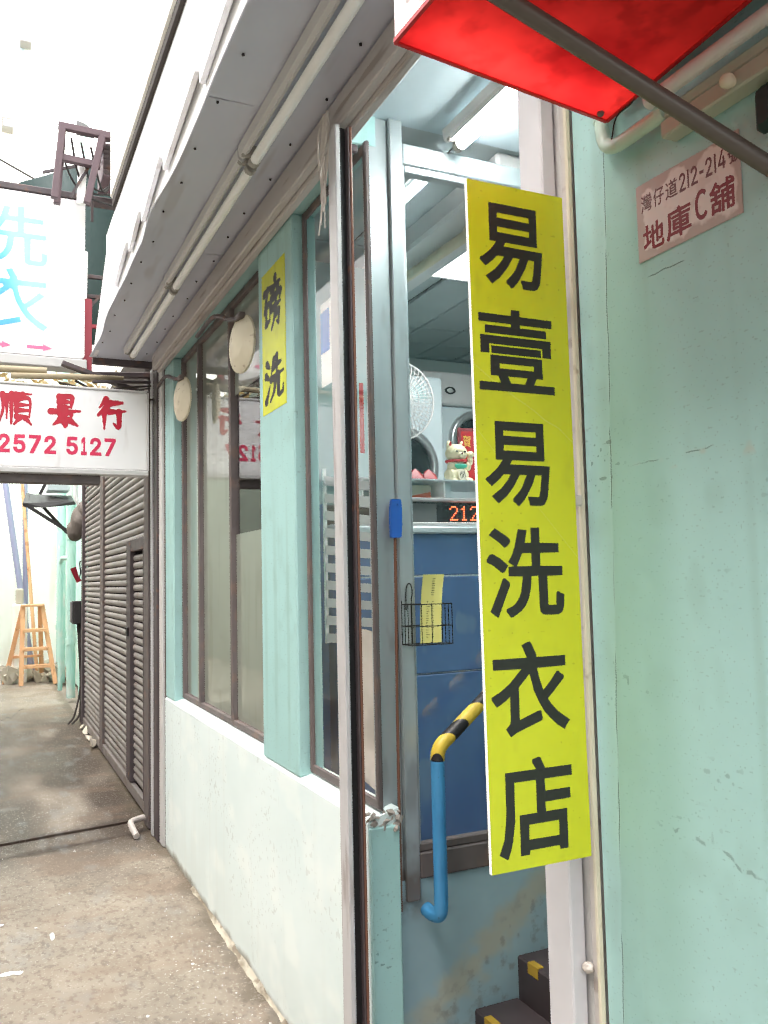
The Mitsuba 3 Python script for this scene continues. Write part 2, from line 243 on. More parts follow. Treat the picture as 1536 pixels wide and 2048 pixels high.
def concrete(p, n, uv):
    a = fbm(p.x * 1.6, p.y * 1.2, 0, 5); b = fbm(p.x * 9, p.y * 5, 3.0, 4); g = fbm(p.x * 60, p.y * 40, 1.0, 3)
    c = mix(lin(108, 99, 88), lin(182, 170, 154), a * .55 + b * .3 + .15 * fbm(p.x * 3, p.y * 14, 7.0, 4))
    wet = smoothstep(.28, .6, fbm(p.x * 1.6 + 3, p.y * .6, 6.0, 4) + .18 * smoothstep(.2, .9, p.x)) * smoothstep(5.0, 5.9, p.y) * smoothstep(13.5, 10.0, p.y)
    damp = smoothstep(.5, .72, fbm(p.x * 2.1, p.y * 1.5, 15.0, 4))
    c = mix(c, lin(116, 104, 94), damp * .5)
    c = mix(c, lin(58, 45, 37), wet * .93)
    c = mix(c, lin(100, 90, 80), smoothstep(.5, .78, g) * .45)
    c = mix(c, lin(196, 188, 174), smoothstep(.74, .9, noise(p.x * 140, p.y * 110)) * .3)
    c = mix(c, lin(128, 106, 88), smoothstep(.5, .75, fbm(p.x * 2.5, p.y * 5.1, 8.0, 4)) * .35)
    j = dr.minimum(dr.abs(p.y - 5.61 - .20 * p.x), dr.abs(p.y - 5.91 - .17 * p.x))
    c = mix(c, lin(66, 54, 46), smoothstep(.09, .0, j + (fbm(p.x * 9, p.y * 9, 2.0, 4) - .5) * .14) * .8)
    # paint spatter
    d, d2, k = voronoi(p.x * 34 + 2 * noise(p.x * 30, p.y * 30), p.y * 34)
    spat = smoothstep(.17, .10, d + (1 - k) * .16) * smoothstep(.52, .7, fbm(p.x * 2.2, p.y * 1.6, 2.0, 3)) * smoothstep(.55, .6, k)
    c = mix(c, lin(226, 224, 216), spat * .9)
    c = mix(c, lin(140, 146, 148), smoothstep(.6, .78, fbm(p.x * 9, p.y * 4.4, 12.0, 5)) * .22)
    # crack that wanders over the far slab, dark grime under the wall
    cr = p.y - (11.6 + (p.x - .25) * 2.6 + (fbm(p.x * 9, 1.0, 0, 3) - .5) * .9)
    c = mix(c, lin(50, 46, 42), line_mask(cr, .035) * smoothstep(.5, .42, p.x) * smoothstep(9.0, 10.0, p.y))
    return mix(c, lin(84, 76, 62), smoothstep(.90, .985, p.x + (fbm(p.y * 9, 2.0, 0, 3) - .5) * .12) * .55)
def concrete_rough(p, n, uv):
    return .66 - .24 * smoothstep(.35, .62, fbm(p.x * 1.6 + 3, p.y * .6, 6.0, 4)) * smoothstep(4.6, 5.9, p.y) - .12 * fbm(p.x * 3, p.y * 2, 4.0, 3)
def concrete_bump(p, n, uv):
    return fbm(p.x * 7, p.y * 6, 0, 4) * 2 + fbm(p.x * 55, p.y * 55, 5.0, 3) * .7
def soffit_c(p, n, uv):
    c = mix(lin(176, 178, 190), lin(196, 198, 208), fbm(p.x * 3, p.y * 2, p.z * 3, 4))
    return mix(c, lin(150, 138, 134), smoothstep(.6, .8, fbm(p.x * 16, p.y * 2.5, 4.0, 3)) * .3)
def white_metal(p, n, uv):
    c = mix(lin(230, 230, 230), lin(240, 240, 240), fbm(p.x * 4, p.y * 4, p.z * 4, 3))
    return mix(c, lin(170, 158, 150), smoothstep(.6, .78, fbm(p.x * 12, p.y * 9, p.z * 2.5, 3)) * .35)
def alu_c(p, n, uv):
    c = mix(lin(150, 158, 160), lin(172, 180, 182), fbm(p.x * 30, p.y * 30, p.z * 1.5, 3))
    c = mix(c, lin(104, 96, 92), smoothstep(.62, .8, fbm(p.x * 18, p.y * 18, p.z * 5, 3)) * .35)
    return mix(c, lin(96, 72, 56), smoothstep(.86, .66, p.z + (fbm(p.x * 30, p.y * 20, p.z * 20, 3) - .5) * .2) * .75 * smoothstep(.5, .6, p.z))
def pink_metal(p, n, uv):
    c = mix(lin(168, 166, 166), lin(188, 186, 187), fbm(p.x * 24, p.y * 24, p.z * 1.2, 3))
    return mix(c, lin(128, 112, 106), smoothstep(.6, .78, fbm(p.x * 30, p.y * 30, p.z * 4, 3)) * .55)
def beam_c(p, n, uv):
    c = mix(lin(176, 170, 168), lin(194, 188, 184), fbm(p.x * 8, p.y * 3, p.z * 8, 3))
    return mix(c, lin(132, 112, 98), smoothstep(.6, .78, fbm(p.x * 30, p.y * 4, p.z * 30, 3)) * .5)
def rusty(p, n, uv):
    c = mix(lin(82, 74, 73), lin(108, 99, 97), fbm(p.x * 14, p.y * 14, p.z * 4, 3))
    return mix(c, lin(122, 98, 84), smoothstep(.55, .75, fbm(p.x * 26, p.y * 26, p.z * 14, 3)) * .45)
def dark_steel(p, n, uv):
    c = mix(lin(58, 50, 52), lin(88, 78, 80), fbm(p.x * 12, p.y * 12, p.z * 3, 3))
    return mix(c, lin(116, 76, 52), smoothstep(.62, .8, fbm(p.x * 24, p.y * 24, p.z * 20, 3)) * .6)
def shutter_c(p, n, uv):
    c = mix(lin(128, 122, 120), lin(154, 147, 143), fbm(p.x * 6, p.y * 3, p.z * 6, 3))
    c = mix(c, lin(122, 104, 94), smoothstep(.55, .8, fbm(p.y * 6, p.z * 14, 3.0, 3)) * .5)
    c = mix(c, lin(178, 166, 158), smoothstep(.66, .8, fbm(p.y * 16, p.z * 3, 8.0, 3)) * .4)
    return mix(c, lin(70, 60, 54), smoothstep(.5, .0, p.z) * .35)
def film_c(p, n, uv):
    c = mix(lin(130, 138, 127), lin(150, 156, 144), fbm(p.y * 1.4, p.z * 1.1, 2.0, 4))
    return mix(c, lin(124, 128, 114), smoothstep(.5, .75, fbm(p.y * 10, p.z * 2.5, 5.0, 3)) * .35)
def yellow_c(p, n, uv):
    c = mix(lin(188, 194, 28), lin(200, 205, 40), fbm(p.x * 6, p.y * 6, p.z * 4, 3))
    scr = line_mask(p.x * .6 + p.z - 2.42 + (noise(p.x * 30, p.z * 20) - .5) * .01, .0016) + line_mask(p.x * 1.1 + p.z - 2.69, .0013)
    c = mix(c, lin(150, 150, 40), smoothstep(.55, .8, fbm(p.x * 22, p.y * 22, p.z * 9, 4)) * .22)
    c = mix(c, lin(112, 108, 40), smoothstep(.84, .92, noise(p.x * 150, p.y * 150, p.z * 150)) * .25)
    return mix(c, lin(214, 214, 140), dr.minimum(scr, 1) * .3)
def plaque_c(p, n, uv):
    e = (fbm(p.y * 26, p.z * 26, 2.0, 4) - .5) * .05
    d = dr.minimum(dr.minimum(p.y - .868, 1.087 - p.y), dr.minimum(p.z - 2.122, 2.252 - p.z - (1.087 - p.y) * .0)) + e
    c = mix(lin(170, 154, 149), lin(206, 196, 193), smoothstep(.008, .016, d))
    return mix(c, lin(170, 148, 142), smoothstep(.56, .75, fbm(p.y * 50, p.z * 40, 6.0, 3)) * .3)
def fillet_c(p, n, uv):
    c = mix(lin(134, 124, 108), lin(186, 178, 162), smoothstep(.35, .6, fbm(p.x * 20, p.y * 9, p.z * 20, 4)))
    return mix(c, lin(104, 90, 74), smoothstep(.55, .7, fbm(p.x * 30, p.y * 16, 3.0, 3)) * .7)
def cream_c(p, n, uv):
    c = mix(lin(190, 182, 158), lin(214, 206, 184), fbm(p.x * 10, p.y * 10, p.z * 10, 3))
    return mix(c, lin(140, 120, 92), smoothstep(.66, .8, fbm(p.x * 40, p.y * 24, p.z * 40, 3)) * .5)
def wood_c(p, n, uv):
    c = mix(lin(212, 158, 112), lin(232, 184, 140), fbm(p.x * 30, p.y * 30, p.z * 4, 3))
    return mix(c, lin(150, 84, 56), smoothstep(.6, .75, fbm(p.x * 20, p.y * 20, p.z * 9, 3)) * .5)
def tape_c(p, n, uv):           # yellow and black hazard tape wound round the rail
    s = (p.x - 1.2) * .77 + (p.z - 1.06) * .64 + (p.y - 2.25) * 1.1
    k = s / .13 - dr.floor(s / .13)
    return mix(lin(206, 176, 62), lin(34, 32, 34), smoothstep(.50, .52, k) * smoothstep(.98, .96, k))
def blue_paint(p, n, uv):
    c = mix(lin(52, 118, 166), lin(74, 148, 196), fbm(p.x * 14, p.y * 14, p.z * 8, 3))
    return mix(c, lin(30, 48, 66), smoothstep(.8, .9, noise(p.x * 150, p.y * 150, p.z * 60)) * smoothstep(.45, .6, fbm(p.z * 9, 1.0, 0, 3)) * .6)
def counter_blue(p, n, uv):
    c = mix(lin(64, 96, 142), lin(92, 124, 168), fbm(p.x * 3, p.z * 2.4, p.y, 4))
    return mix(c, lin(130, 150, 160), smoothstep(.66, .76, fbm(p.x * 9, p.z * 5, 4.0, 3)) * .35)
def white_wall(p, n, uv):
    c = mix(lin(222, 220, 212), lin(240, 238, 230), fbm(p.x * .7, p.y * .7, p.z * .5, 4))
    return mix(c, lin(196, 188, 176), smoothstep(.6, .78, fbm(p.x * 5, p.y * 5, p.z * .6, 3)) * .3)
def cream_wall(p, n, uv):
    c = mix(lin(238, 236, 224), lin(248, 246, 238), fbm(p.x * .8, p.y * .8, p.z * .5, 4))
    return mix(c, lin(190, 176, 150), smoothstep(.6, .8, fbm(p.x * 4, p.y * 4, p.z * .5, 3)) * .3)
def opp_wall(p, n, uv):
    c = mix(lin(128, 124, 118), lin(150, 146, 138), fbm(p.x * 2, p.y * 1.2, p.z, 4))
    return mix(c, lin(120, 112, 100), smoothstep(.58, .8, fbm(p.x * 6, p.y * 5, p.z * .6, 3)) * .5)
def sign_white(p, n, uv):
    c = mix(lin(226, 224, 224), lin(238, 237, 236), fbm(p.x * 4, p.z * 3, 1.0, 3))
    return mix(c, lin(190, 182, 176), smoothstep(.6, .8, fbm(p.x * 14, p.z * 4, 6.0, 3)) * .3)
def ceil_panel_c(p, n, uv):
    return mix(lin(150, 160, 160), lin(172, 180, 180), fbm(p.x * 2, p.y * 2, 1.0, 3))
def laundry_cyan(p, n, uv):
    return mix(lin(86, 170, 228), lin(156, 228, 212), smoothstep(.10, .26, p.x + (p.z - 3.5) * .25))

P('wall_green', green_paint, .55, plaster_bump, .0022)
P('wall_far_green', far_green, .6)
P('dado_white', dado_paint, .5, plaster_bump, .004)
P('inner_blue', inner_paint, .5, plaster_bump, .004)
P('concrete', concrete, concrete_rough, concrete_bump, .006, specular=.22)
P('soffit', soffit_c, .45)
P('white_metal', white_metal, .4)
P('aluminium', alu_c, .35, metallic=.25)
P('pink_metal', pink_metal, .4)
P('beam_paint', beam_c, .5)
P('rust_frame', rusty, .55)
P('dark_steel', dark_steel, .5)
P('shutter_steel', shutter_c, .45, metallic=.2)
P('film', film_c, .6)
P('sign_yellow', yellow_c, .32, lambda p, n, uv: fbm(p.x * 5, p.y * 5, p.z * 4, 2), .006)
P('plaque', plaque_c, .6)
P('cream', cream_c, .55)
P('fillet', fillet_c, .8)
P('wood', wood_c, .6)
P('hazard_tape', tape_c, .4)
P('blue_pipe', blue_paint, .35)
P('counter_blue', counter_blue, .35)
P('wall_white', white_wall, .7)
P('wall_cream', cream_wall, .7)
P('wall_opposite', opp_wall, .7)
P('sign_white', sign_white, .35)
P('ceil_panel', ceil_panel_c, .5)
P('cyan_print', laundry_cyan, .5)
for nm, c, r in (('foam_white', (238, 238, 236), .5), ('ink_black', (36, 36, 30), .45), ('ink_red', (176, 22, 44), .45), ('ink_pink', (206, 44, 84), .45), ('ink_maroon', (118, 34, 44), .55), ('ink_brown', (92, 44, 48), .55), ('ink_arrow', (226, 110, 150), .5),
                 ('black', (22, 20, 22), .45), ('lamp_white', (238, 238, 236), .3), ('lamp_body', (192, 191, 189), .4), ('end_cap', (152, 148, 140), .5), ('beige_plastic', (196, 184, 158), .45), ('enamel', (196, 208, 210), .25), ('ceiling_paint', (170, 186, 192), .45),
                 ('grey_plastic', (112, 112, 112), .45), ('dark_glass', (14, 15, 18), .08), ('chrome', (190, 192, 194), .2), ('orange', (210, 84, 36), .5), ('teal_board', (132, 160, 160), .5), ('blue_sheet', (54, 92, 136), .4),
                 ('paper_yellow', (222, 214, 130), .6), ('wire_black', (26, 24, 24), .4), ('handle_blue', (38, 92, 176), .4), ('copper', (112, 74, 58), .45), ('step_dark', (58, 50, 52), .5), ('tape_yellow', (158, 128, 40), .5),
                 ('cat_body', (206, 196, 160), .35), ('cat_red', (176, 34, 36), .4), ('cat_green', (60, 166, 136), .4), ('card_red', (168, 30, 34), .45), ('gold', (206, 160, 70), .4), ('red_glaze', (140, 26, 28), .25),
                 ('pale_green_pipe', (172, 196, 182), .35), ('mauve_paint', (92, 74, 80), .5), ('trunk_grey', (158, 164, 148), .5), ('pale_post', (194, 192, 195), .4), ('old_bamboo', (150, 138, 112), .6), ('tarp_green', (14, 44, 42), .6), ('red_post', (150, 54, 66), .5), ('bamboo', (204, 186, 140), .5), ('foliage_cream', (208, 190, 146), .6),
                 ('pole_grey', (150, 150, 176), .4), ('stone_grey', (126, 120, 110), .8), ('rubble', (188, 180, 164), .8), ('tarp_grey', (104, 96, 90), .7), ('valve_red', (150, 30, 48), .45), ('box_dark', (48, 46, 46), .5), ('pale_sheet', (214, 210, 212), .5),
                 ('plastic_bag', (188, 180, 172), .5), ('poster_blue', (56, 110, 190), .5), ('rod_steel', (84, 76, 70), .4), ('grime', (60, 54, 50), .8), ('mortar', (146, 138, 130), .9), ('floor_inside', (120, 116, 110), .5), ('room_wall', (186, 194, 190), .6)):
    P(nm, lin(*c), r)
P('steel_shiny', lin(190, 192, 192), .25, metallic=.8)
scene['mat_pane_glass'] = {'type': 'thindielectric', 'int_ior': 1.5}
def red_sheet(p, n, uv):
    return mix(mix(lin(220, 50, 48), lin(158, 18, 24), smoothstep(.36, .7, fbm(p.x * 6, p.y * 6, 2.0, 5)) * .7), lin(120, 16, 18), smoothstep(.5, .8, fbm(p.x * 26, p.y * 26, 3.0, 4)) * .35)
scene['mat_red_acrylic'] = {'type': 'principledthin', 'base_color': proc(red_sheet), 'roughness': .3, 'diff_trans': .9, 'spec_trans': 0.0, 'eta': 1.45}
scene['mat_white_acrylic'] = {'type': 'principledthin', 'base_color': {'type': 'rgb', 'value': lin(232, 226, 226)}, 'roughness': .4, 'diff_trans': 1.0, 'spec_trans': 0.0, 'eta': 1.45}
scene['mat_opal'] = {'type': 'principledthin', 'base_color': {'type': 'rgb', 'value': lin(226, 222, 214)}, 'roughness': .5, 'diff_trans': .7, 'spec_trans': 0.0, 'eta': 1.45}
def glow(v, c=(1, 1, 1)):
    return {'emitter': {'type': 'area', 'radiance': {'type': 'rgb', 'value': [float(v * x) for x in c]}}}

# ---------------------------------------------------------------- the setting: ground, alley path
P('ground_c', lin(120, 112, 102), .9)
def chip(cx_, cy_, w_, h_, s):
    r3 = np.random.default_rng(s); t = np.linspace(0, 2 * np.pi, 11)[:-1]
    q = [(cx_ + w_ * np.cos(a_) * r3.uniform(.6, 1.1), cy_ + h_ * np.sin(a_) * r3.uniform(.6, 1.1)) for a_ in t]
    return hull([(x, y, .002) for x, y in q] + [(x, y, .0045) for x, y in q])
struct('ground', grid(-60, 60, -60, 90, 2, 2, lambda x, y: x * 0 - .06), 'ground_c')
def slab(y0, y1, sh0, sh1, z, n, thick=.07):
    """one cast slab of the alley floor: slightly uneven top, straight sides; its ends run a little askew"""
    def zf(X, Y): return z + .006 * (meshkit.fbm(np.stack([X * 1.3, Y * 1.1, X * 0], -1), 3, 5) - .5)
    g = grid(-2.2, 1.02, 0, 1, 60, n, lambda x, y: x * 0)
    v = g.vertices; t = v[:, 1].copy(); a, b = y0 + sh0 * v[:, 0], y1 + sh1 * v[:, 0]
    v[:, 1] = a + (b - a) * t; v[:, 2] = zf(v[:, 0], v[:, 1])
    skirts = []
    for tt in (0, 1):
        e = v[np.abs(t - tt) < 1e-9]; e = e[np.argsort(e[:, 0])]; lo = e.copy(); lo[:, 2] = z - thick; m = len(e)
        F = [(i, i + 1, m + i + 1) for i in range(m - 1)] + [(i, m + i + 1, m + i) for i in range(m - 1)]
        skirts.append(trimesh.Trimesh(np.vstack([e, lo]), F if tt == 0 else [f[::-1] for f in F], process=False))
    return trimesh.util.concatenate([trimesh.Trimesh(v, g.faces, process=False)] + skirts)
k = thing('alley_path', None, None); del labels[k]; labels[k] = {'kind': 'structure'}
part(k, 'slab', slab(-4, 5.60, 0, .20, 0, 120), 'concrete')
part(k, 'slab', slab(5.618, 5.90, .20, .17, -.004, 10), 'concrete')
part(k, 'slab', slab(5.918, 19, .17, 0, .006, 120), 'concrete')

lt = np.random.default_rng(21); fl = [chip(.10, 3.98, .045, .022, 1), chip(.14, 3.97, .02, .018, 2), chip(.29, 4.30, .012, .05, 3), chip(.075, 4.55, .018, .012, 4)]
for i in range(130):
    x, y = (lt.uniform(.75, .95), lt.uniform(2.7, 4.6)) if i < 60 else (lt.uniform(-.4, .95), lt.uniform(2.4, 9))
    s = abs(lt.normal(0, .0022)) + .0014; fl.append(chip(x, y, s, s * lt.uniform(.5, 1.4), 100 + i))
k = struct('paint_flakes', trimesh.util.concatenate(fl), 'foam_white', kind='stuff', label='white paint flakes and grit scattered on the alley floor'); labels[k]['category'] = 'litter'
# ---------------------------------------------------------------- laundry shop: walls, pillar, windows, partition, stairs, room
shop = thing('laundry_shop', 'mint green laundry shopfront with pale lower wall, brown framed windows and stepped doorway', 'shop')
prof = Polygon([(1.0, 0), (1.0, .893), (1.008, .903), (1.10, .93), (1.10, 0)])
def prism_xz(pg, y0, y1):
    m = trimesh.creation.extrude_polygon(pg, y1 - y0, engine='earcut'); v = m.vertices.copy()
    m = trimesh.Trimesh(np.stack([v[:, 0], y1 - v[:, 2], v[:, 1]], 1), m.faces, process=False); return m
part(shop, 'dado_wall', prism_xz(prof, 2.297, 5.36), 'dado_white', label='pale green-white plastered lower wall')
part(shop, 'dado_return', B(1.002, 1.096, 2.282, 2.297, 0, .885, .004), 'wall_green')
fg = grid(0, 1, 0, 1, 6, 120, lambda x, y: x * 0); v = fg.vertices; yv = 2.0 + 2.6 * v[:, 1]
hgt = np.clip(.030 * (meshkit.fbm(np.stack([yv * 5, yv * 0, yv * 0], -1), 4, 8) * 1.5 - .1), .004, .05)
fg.vertices = np.stack([1.003 - v[:, 0] * hgt * 1.1, yv, (1 - v[:, 0]) ** 1.6 * hgt + .0015 + .004 * (meshkit.fbm(np.stack([yv * 40, v[:, 0] * 3, yv * 0], -1), 3, 2) - .5) * (v[:, 0] < .95)], 1)
fg.invert()
part(shop, 'plaster_fillet', fg, 'fillet', 40, label='worn cream mortar fillet along the foot of the wall')
part(shop, 'pillar', B(1.004, 1.10, 2.90, 3.325, .906, 2.955, .006), 'wall_green')
part(shop, 'pillar', B(1.004, 1.10, 5.10, 5.36, .906, 2.955, .006), 'wall_green')
part(shop, 'lintel', B(1.002, 1.10, 2.345, 5.36, 2.955, 3.4, .004), 'wall_green')
part(shop, 'front_wall', B(1.0, 1.12, -1.6, 1.256, 0, 3.4, .004), 'wall_green', label='mint green wall with hairline cracks')
bm = part(shop, 'beam', [B(.938, .968, -1.0, 5.44, 2.952, 3.05, .004), B(.969, 1.0, -1.0, 5.44, 2.936, 3.05, .004)], 'beam_paint')
scr = lambda x, y, z, r=.004, d=.003, n=8: frame(trimesh.creation.cylinder(r, d, sections=n), (x, y, z), (0, 1, 0), (0, 0, 1))
# broken plaster at the end of the sill
r2 = np.random.default_rng(3)
lumps = []
for i in range(26):
    c = np.array([r2.uniform(1.0, 1.10), r2.uniform(2.278, 2.31), .893 + r2.uniform(-.02, .03)])
    lumps.append(hull(c + r2.normal(0, 1, (9, 3)) * r2.uniform(.003, .009)))
part(shop, 'broken_plaster', lumps, 'mortar', kind='stuff')

def window(name, y0, y1, ys, x0, x1, xg, z0, z1, w=.034):
    W = part(shop, name, B(x0, x1, y0, y1, z1 - .03, z1, .003), 'rust_frame')
    part(W, 'sill', B(x0, x1, y0, y1, z0, z0 + .03, .003), 'rust_frame')
    for y in ys: part(W, 'stile', B(x0 - .004, x1, y - w / 2, y + w / 2, z0 + .004, z1 - .002, .004), 'rust_frame')
    e = sorted(ys)
    for a, b in zip(e[:-1], e[1:]):
        part(W, 'pane', sheet_x(xg, a + w / 2 + .001, b - w / 2 - .001, z0 + .031, z1 - .031), 'pane_glass')
    return W
def sheet_x(x, y0, y1, z0, z1):
    return trimesh.Trimesh([[x, y0, z0], [x, y1, z0], [x, y1, z1], [x, y0, z1]], [[0, 2, 1], [0, 3, 2]], process=False)
def sheet_y(y, x0, x1, z0, z1):
    return trimesh.Trimesh([[x0, y, z0], [x1, y, z0], [x1, y, z1], [x0, y, z1]], [[0, 1, 2], [0, 2, 3]], process=False)
W1 = window('window', 3.325, 5.10, [3.343, 3.985, 4.655, 5.082], 1.055, 1.092, 1.074, .922, 2.952)
for y0, y1, z0, z1 in ((4.674, 5.062, .955, 2.92), (4.004, 4.636, .955, 2.92), (3.362, 3.966, .955, 1.822), (3.362, 3.966, 2.492, 2.92)):
    part(W1, 'film', B(1.0765, 1.078, y0, y1, z0, z1), 'film', label='matt grey film stuck inside the glass')
W2 = window('window', 2.306, 2.897, [2.316, 2.880], 1.045, 1.057, 1.052, .922, 2.952, .020)
# glazed partition beside the stairs
PT = part(shop, 'partition', B(1.186, 2.6, 2.335, 2.375, 2.915, 2.985, .004), 'aluminium', label='glazed aluminium partition beside the stairs')
part(PT, 'mullion', B(1.062, 1.137, 2.346, 2.377, .64, 3.055, .003), 'aluminium')
part(PT, 'mullion', B(1.1385, 1.1845, 2.331, 2.381, .64, 3.055, .003), 'aluminium')
part(PT, 'glazing_bead', [B(1.1855, 1.193, 2.338, 2.372, .80, 2.914, .002), B(1.194, 2.6, 2.338, 2.372, 2.89, 2.914, .003)], 'aluminium')
part(PT, 'mullion', B(2.6, 2.65, 2.335, 2.375, .64, 3.055, .003), 'aluminium')
part(PT, 'bottom_rail', [B(1.186, 2.6, 2.333, 2.377, .70, .775, .004), B(1.186, 2.6, 2.341, 2.371, .776, .80, .003)], 'rust_frame')
part(PT, 'pane', sheet_y(2.356, 1.1935, 2.598, .801, 2.889), 'pane_glass')
part(PT, 'pane', sheet_y(2.356, 1.1935, 2.598, 2.986, 3.05), 'pane_glass')
part(shop, 'stair_wall', B(1.099, 2.65, 2.343, 2.45, 0, .699, .003), 'inner_blue', label='blue-grey stained wall below the partition')
part(shop, 'entrance_ceiling', B(1.001, 4.3, 1.0, 2.36, 3.056, 3.4), 'ceiling_paint')
part(shop, 'entrance_wall', B(1.121, 4.3, 1.0, 1.256, 0, 3.055), 'wall_green')
st = part(shop, 'staircase', B(1.0, 1.2, 1.258, 2.342, .01, .055), 'step_dark')
xs = [1.2, 1.36, 1.52, 1.70, 1.88, 2.06]; zs = [.165, .287, .412, .54, .67, .80]
for i, (x, z) in enumerate(zip(xs, zs)):
    x1 = xs[i + 1] - .001 if i < 5 else 2.65
    part(st, 'step', B(x, x1, 1.258, 2.342, .01, z, .006), 'step_dark')
    for yy in (2.25,):
        part(st, 'nosing_tape', B(x - .002, x + .022, yy - .022, yy + .03, z - .03, z + .0025), 'tape_yellow')
# the room behind the glass
part(shop, 'room_floor', B(1.11, 4.3, 2.45, 5.5, .35, .45), 'floor_inside')
part(shop, 'room_wall', B(1.11, 4.3, 5.4, 5.5, .801, 3.2), 'room_wall')
part(shop, 'room_wall', B(4.2, 4.3, 1.258, 5.399, .0, 3.055), 'room_wall')
part(shop, 'room_wall', B(1.6, 4.199, 5.0, 5.399, 2.86, 3.07, .01), 'room_wall')
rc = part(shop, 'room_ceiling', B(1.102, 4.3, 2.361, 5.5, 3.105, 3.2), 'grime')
xe = [1.11, 1.46, 1.78, 2.063, 2.33, 2.62, 2.92, 3.24, 3.56, 3.88, 4.19]; ye = [2.38, 3.4, 4.42, 4.72, 5.0, 5.38]
lamp_cells = {(3, 0), (2, 0)}
for i in range(len(xe) - 1):
    for j in range(len(ye) - 1):
        a, b = xe[i] + .008, xe[i + 1] - .008
        part(rc, 'ceiling_panel', B(a, b, ye[j] + .007, ye[j + 1] - .007, 3.085 + .003 * ((i * 7 + j * 3) % 3), 3.103, .004), 'ceil_panel')

# ---------------------------------------------------------------- canopy over the shopfront
can = thing('canopy', 'grey sheet metal canopy over the shopfront with white boarded edge', 'canopy')
def soff(y0, y1, i):
    def fz(X, Y):
        return 3.062 + .0025 * np.sin(Y * 9 + i) * (X < .9) + .004 * (meshkit.noise(np.stack([X * 5, Y * 4, X * 0], -1), i) - .5)
    g = grid(0, 1, y0, y1, 14, 24, lambda x, y: x * 0); v = g.vertices
    edge = .588 + .012 * (meshkit.noise(np.stack([v[:, 1] * 3.3, v[:, 1] * 0, v[:, 1] * 0], -1), 4) - .5) + .008 * np.sin(v[:, 1] * 5.1)
    v[:, 0] = edge + (.975 - edge) * v[:, 0]; v[:, 2] = fz(v[:, 0], v[:, 1])
    top = v.copy(); top[:, 2] += .008
    lip = []
    e = v[np.abs(v[:, 0] - edge) < 1e-6]; e = e[np.argsort(e[:, 1])]; lip = tube(e + [0, 0, .004], .005, 6)
    return trimesh.util.concatenate([trimesh.Trimesh(v, g.faces[:, ::-1], process=False), trimesh.Trimesh(top, g.faces, process=False), lip])
ys = [-1.2, 0.0, 1.22, 2.44, 3.67, 4.9, 5.66]
for i, (a, b) in enumerate(zip(ys[:-1], ys[1:])):
    part(can, 'soffit_sheet', soff(a + .0015, b - .0015, i), 'soffit', 40)
sc = []
for row, x in ((0, .622), (1, .915)):
    y = 1.35 + row * .11
    while y < 5.6:
        sc.append(frame(trimesh.creation.cylinder(.0045, .005, sections=8), (x + .008 * math.sin(y * 9), y, 3.058), (1, 0, 0), (0, 1, 0))); y += .285 + .03 * math.sin(y * 31)
part(can, 'screw', sc, 'black', kind='stuff')
part(can, 'back_strip', B(.972, .9995, -1.0, 5.44, 3.051, 3.09), 'grime')
part(can, 'fascia', B(.602, .622, -1.2, 5.0, 3.075, 3.61, .003), 'white_metal')
part(can, 'fascia', hull([(.602, 5.0, 3.075), (.622, 5.0, 3.075), (.602, 5.0, 3.5), (.622, 5.0, 3.5), (.60, 5.62, 3.055), (.62, 5.62, 3.055), (.60, 5.55, 3.12), (.62, 5.55, 3.12)]), 'pale_sheet', label='bent pale sheet at the far end of the canopy')
for y0, y1, dz in ((4.02, 4.52, 0), (3.655, 4.0, .0), (3.165, 3.64, .01), (2.55, 3.14, .0), (1.95, 2.53, .012), (1.3, 1.93, .0)):
    part(can, 'fascia_board', hull([(.572, y0, 3.20 + dz), (.572, y0, 3.465), (.590, y0, 3.20 + dz), (.590, y0, 3.465), (.582, y1, 3.15), (.582, y1, 3.45), (.600, y1, 3.15), (.600, y1, 3.45)]), 'white_metal')
part(can, 'end_trim', B(.60, .98, 5.66, 5.70, 3.02, 3.10, .004), 'dark_steel')

def fluorescent(x, y0, y1, z, label, lit=0, group=None):
    L = thing('fluorescent_lamp', label, 'lamp', group)
    prof = Polygon([(x - .052, z + .05), (x - .048, z + .018), (x - .036, z + .008), (x - .022, z + .018), (x - .018, z + .05)])
    part(L, 'batten', prism_xz(prof, y0, y1), 'lamp_body')
    t = tube([(x, y0 + .03, z), (x, (y0 + y1) / 2, z - .002), (x, y1 - .03, z)], .0175 if not lit else .019, 14)
    part(L, 'tube', t, 'lamp_white', True, **(glow(lit, (.97, 1, .98)) if lit else {}))
    for y in (y0, y1 - .035):
        part(L, 'end_cap', [B(x - .045, x + .012, y + .002, y + .022, z + .006, z + .048, .004), tube([(x, y + .004, z), (x, y + .03, z)], .0195, 12)], 'end_cap')
    return L
G = 'unlit fluorescent lamps under the canopy'
fluorescent(.803, 4.04, 5.36, 3.006, 'unlit fluorescent lamp under the canopy, the farthest of the row', group=G)
fluorescent(.801, 2.71, 4.02, 3.006, 'unlit fluorescent lamp under the canopy, in the middle of the row', group=G)
fluorescent(.799, 1.38, 2.69, 3.006, 'unlit fluorescent lamp under the canopy, the nearest of the row', group=G)
fluorescent(1.372, 1.30, 2.31, 2.992, 'bright lit fluorescent lamp under the doorway ceiling, above the yellow sign', lit=4.5)
ck = thing('ceiling_light', 'bright square light panel in the shop ceiling behind the glass', 'lamp')
part(ck, 'frame', [B(1.92, 1.935, 2.6, 3.55, 3.055, 3.084), B(2.505, 2.52, 2.6, 3.55, 3.055, 3.084), B(1.936, 2.504, 3.535, 3.55, 3.055, 3.084), B(1.936, 2.504, 2.6, 2.615, 3.055, 3.084)], 'lamp_white')
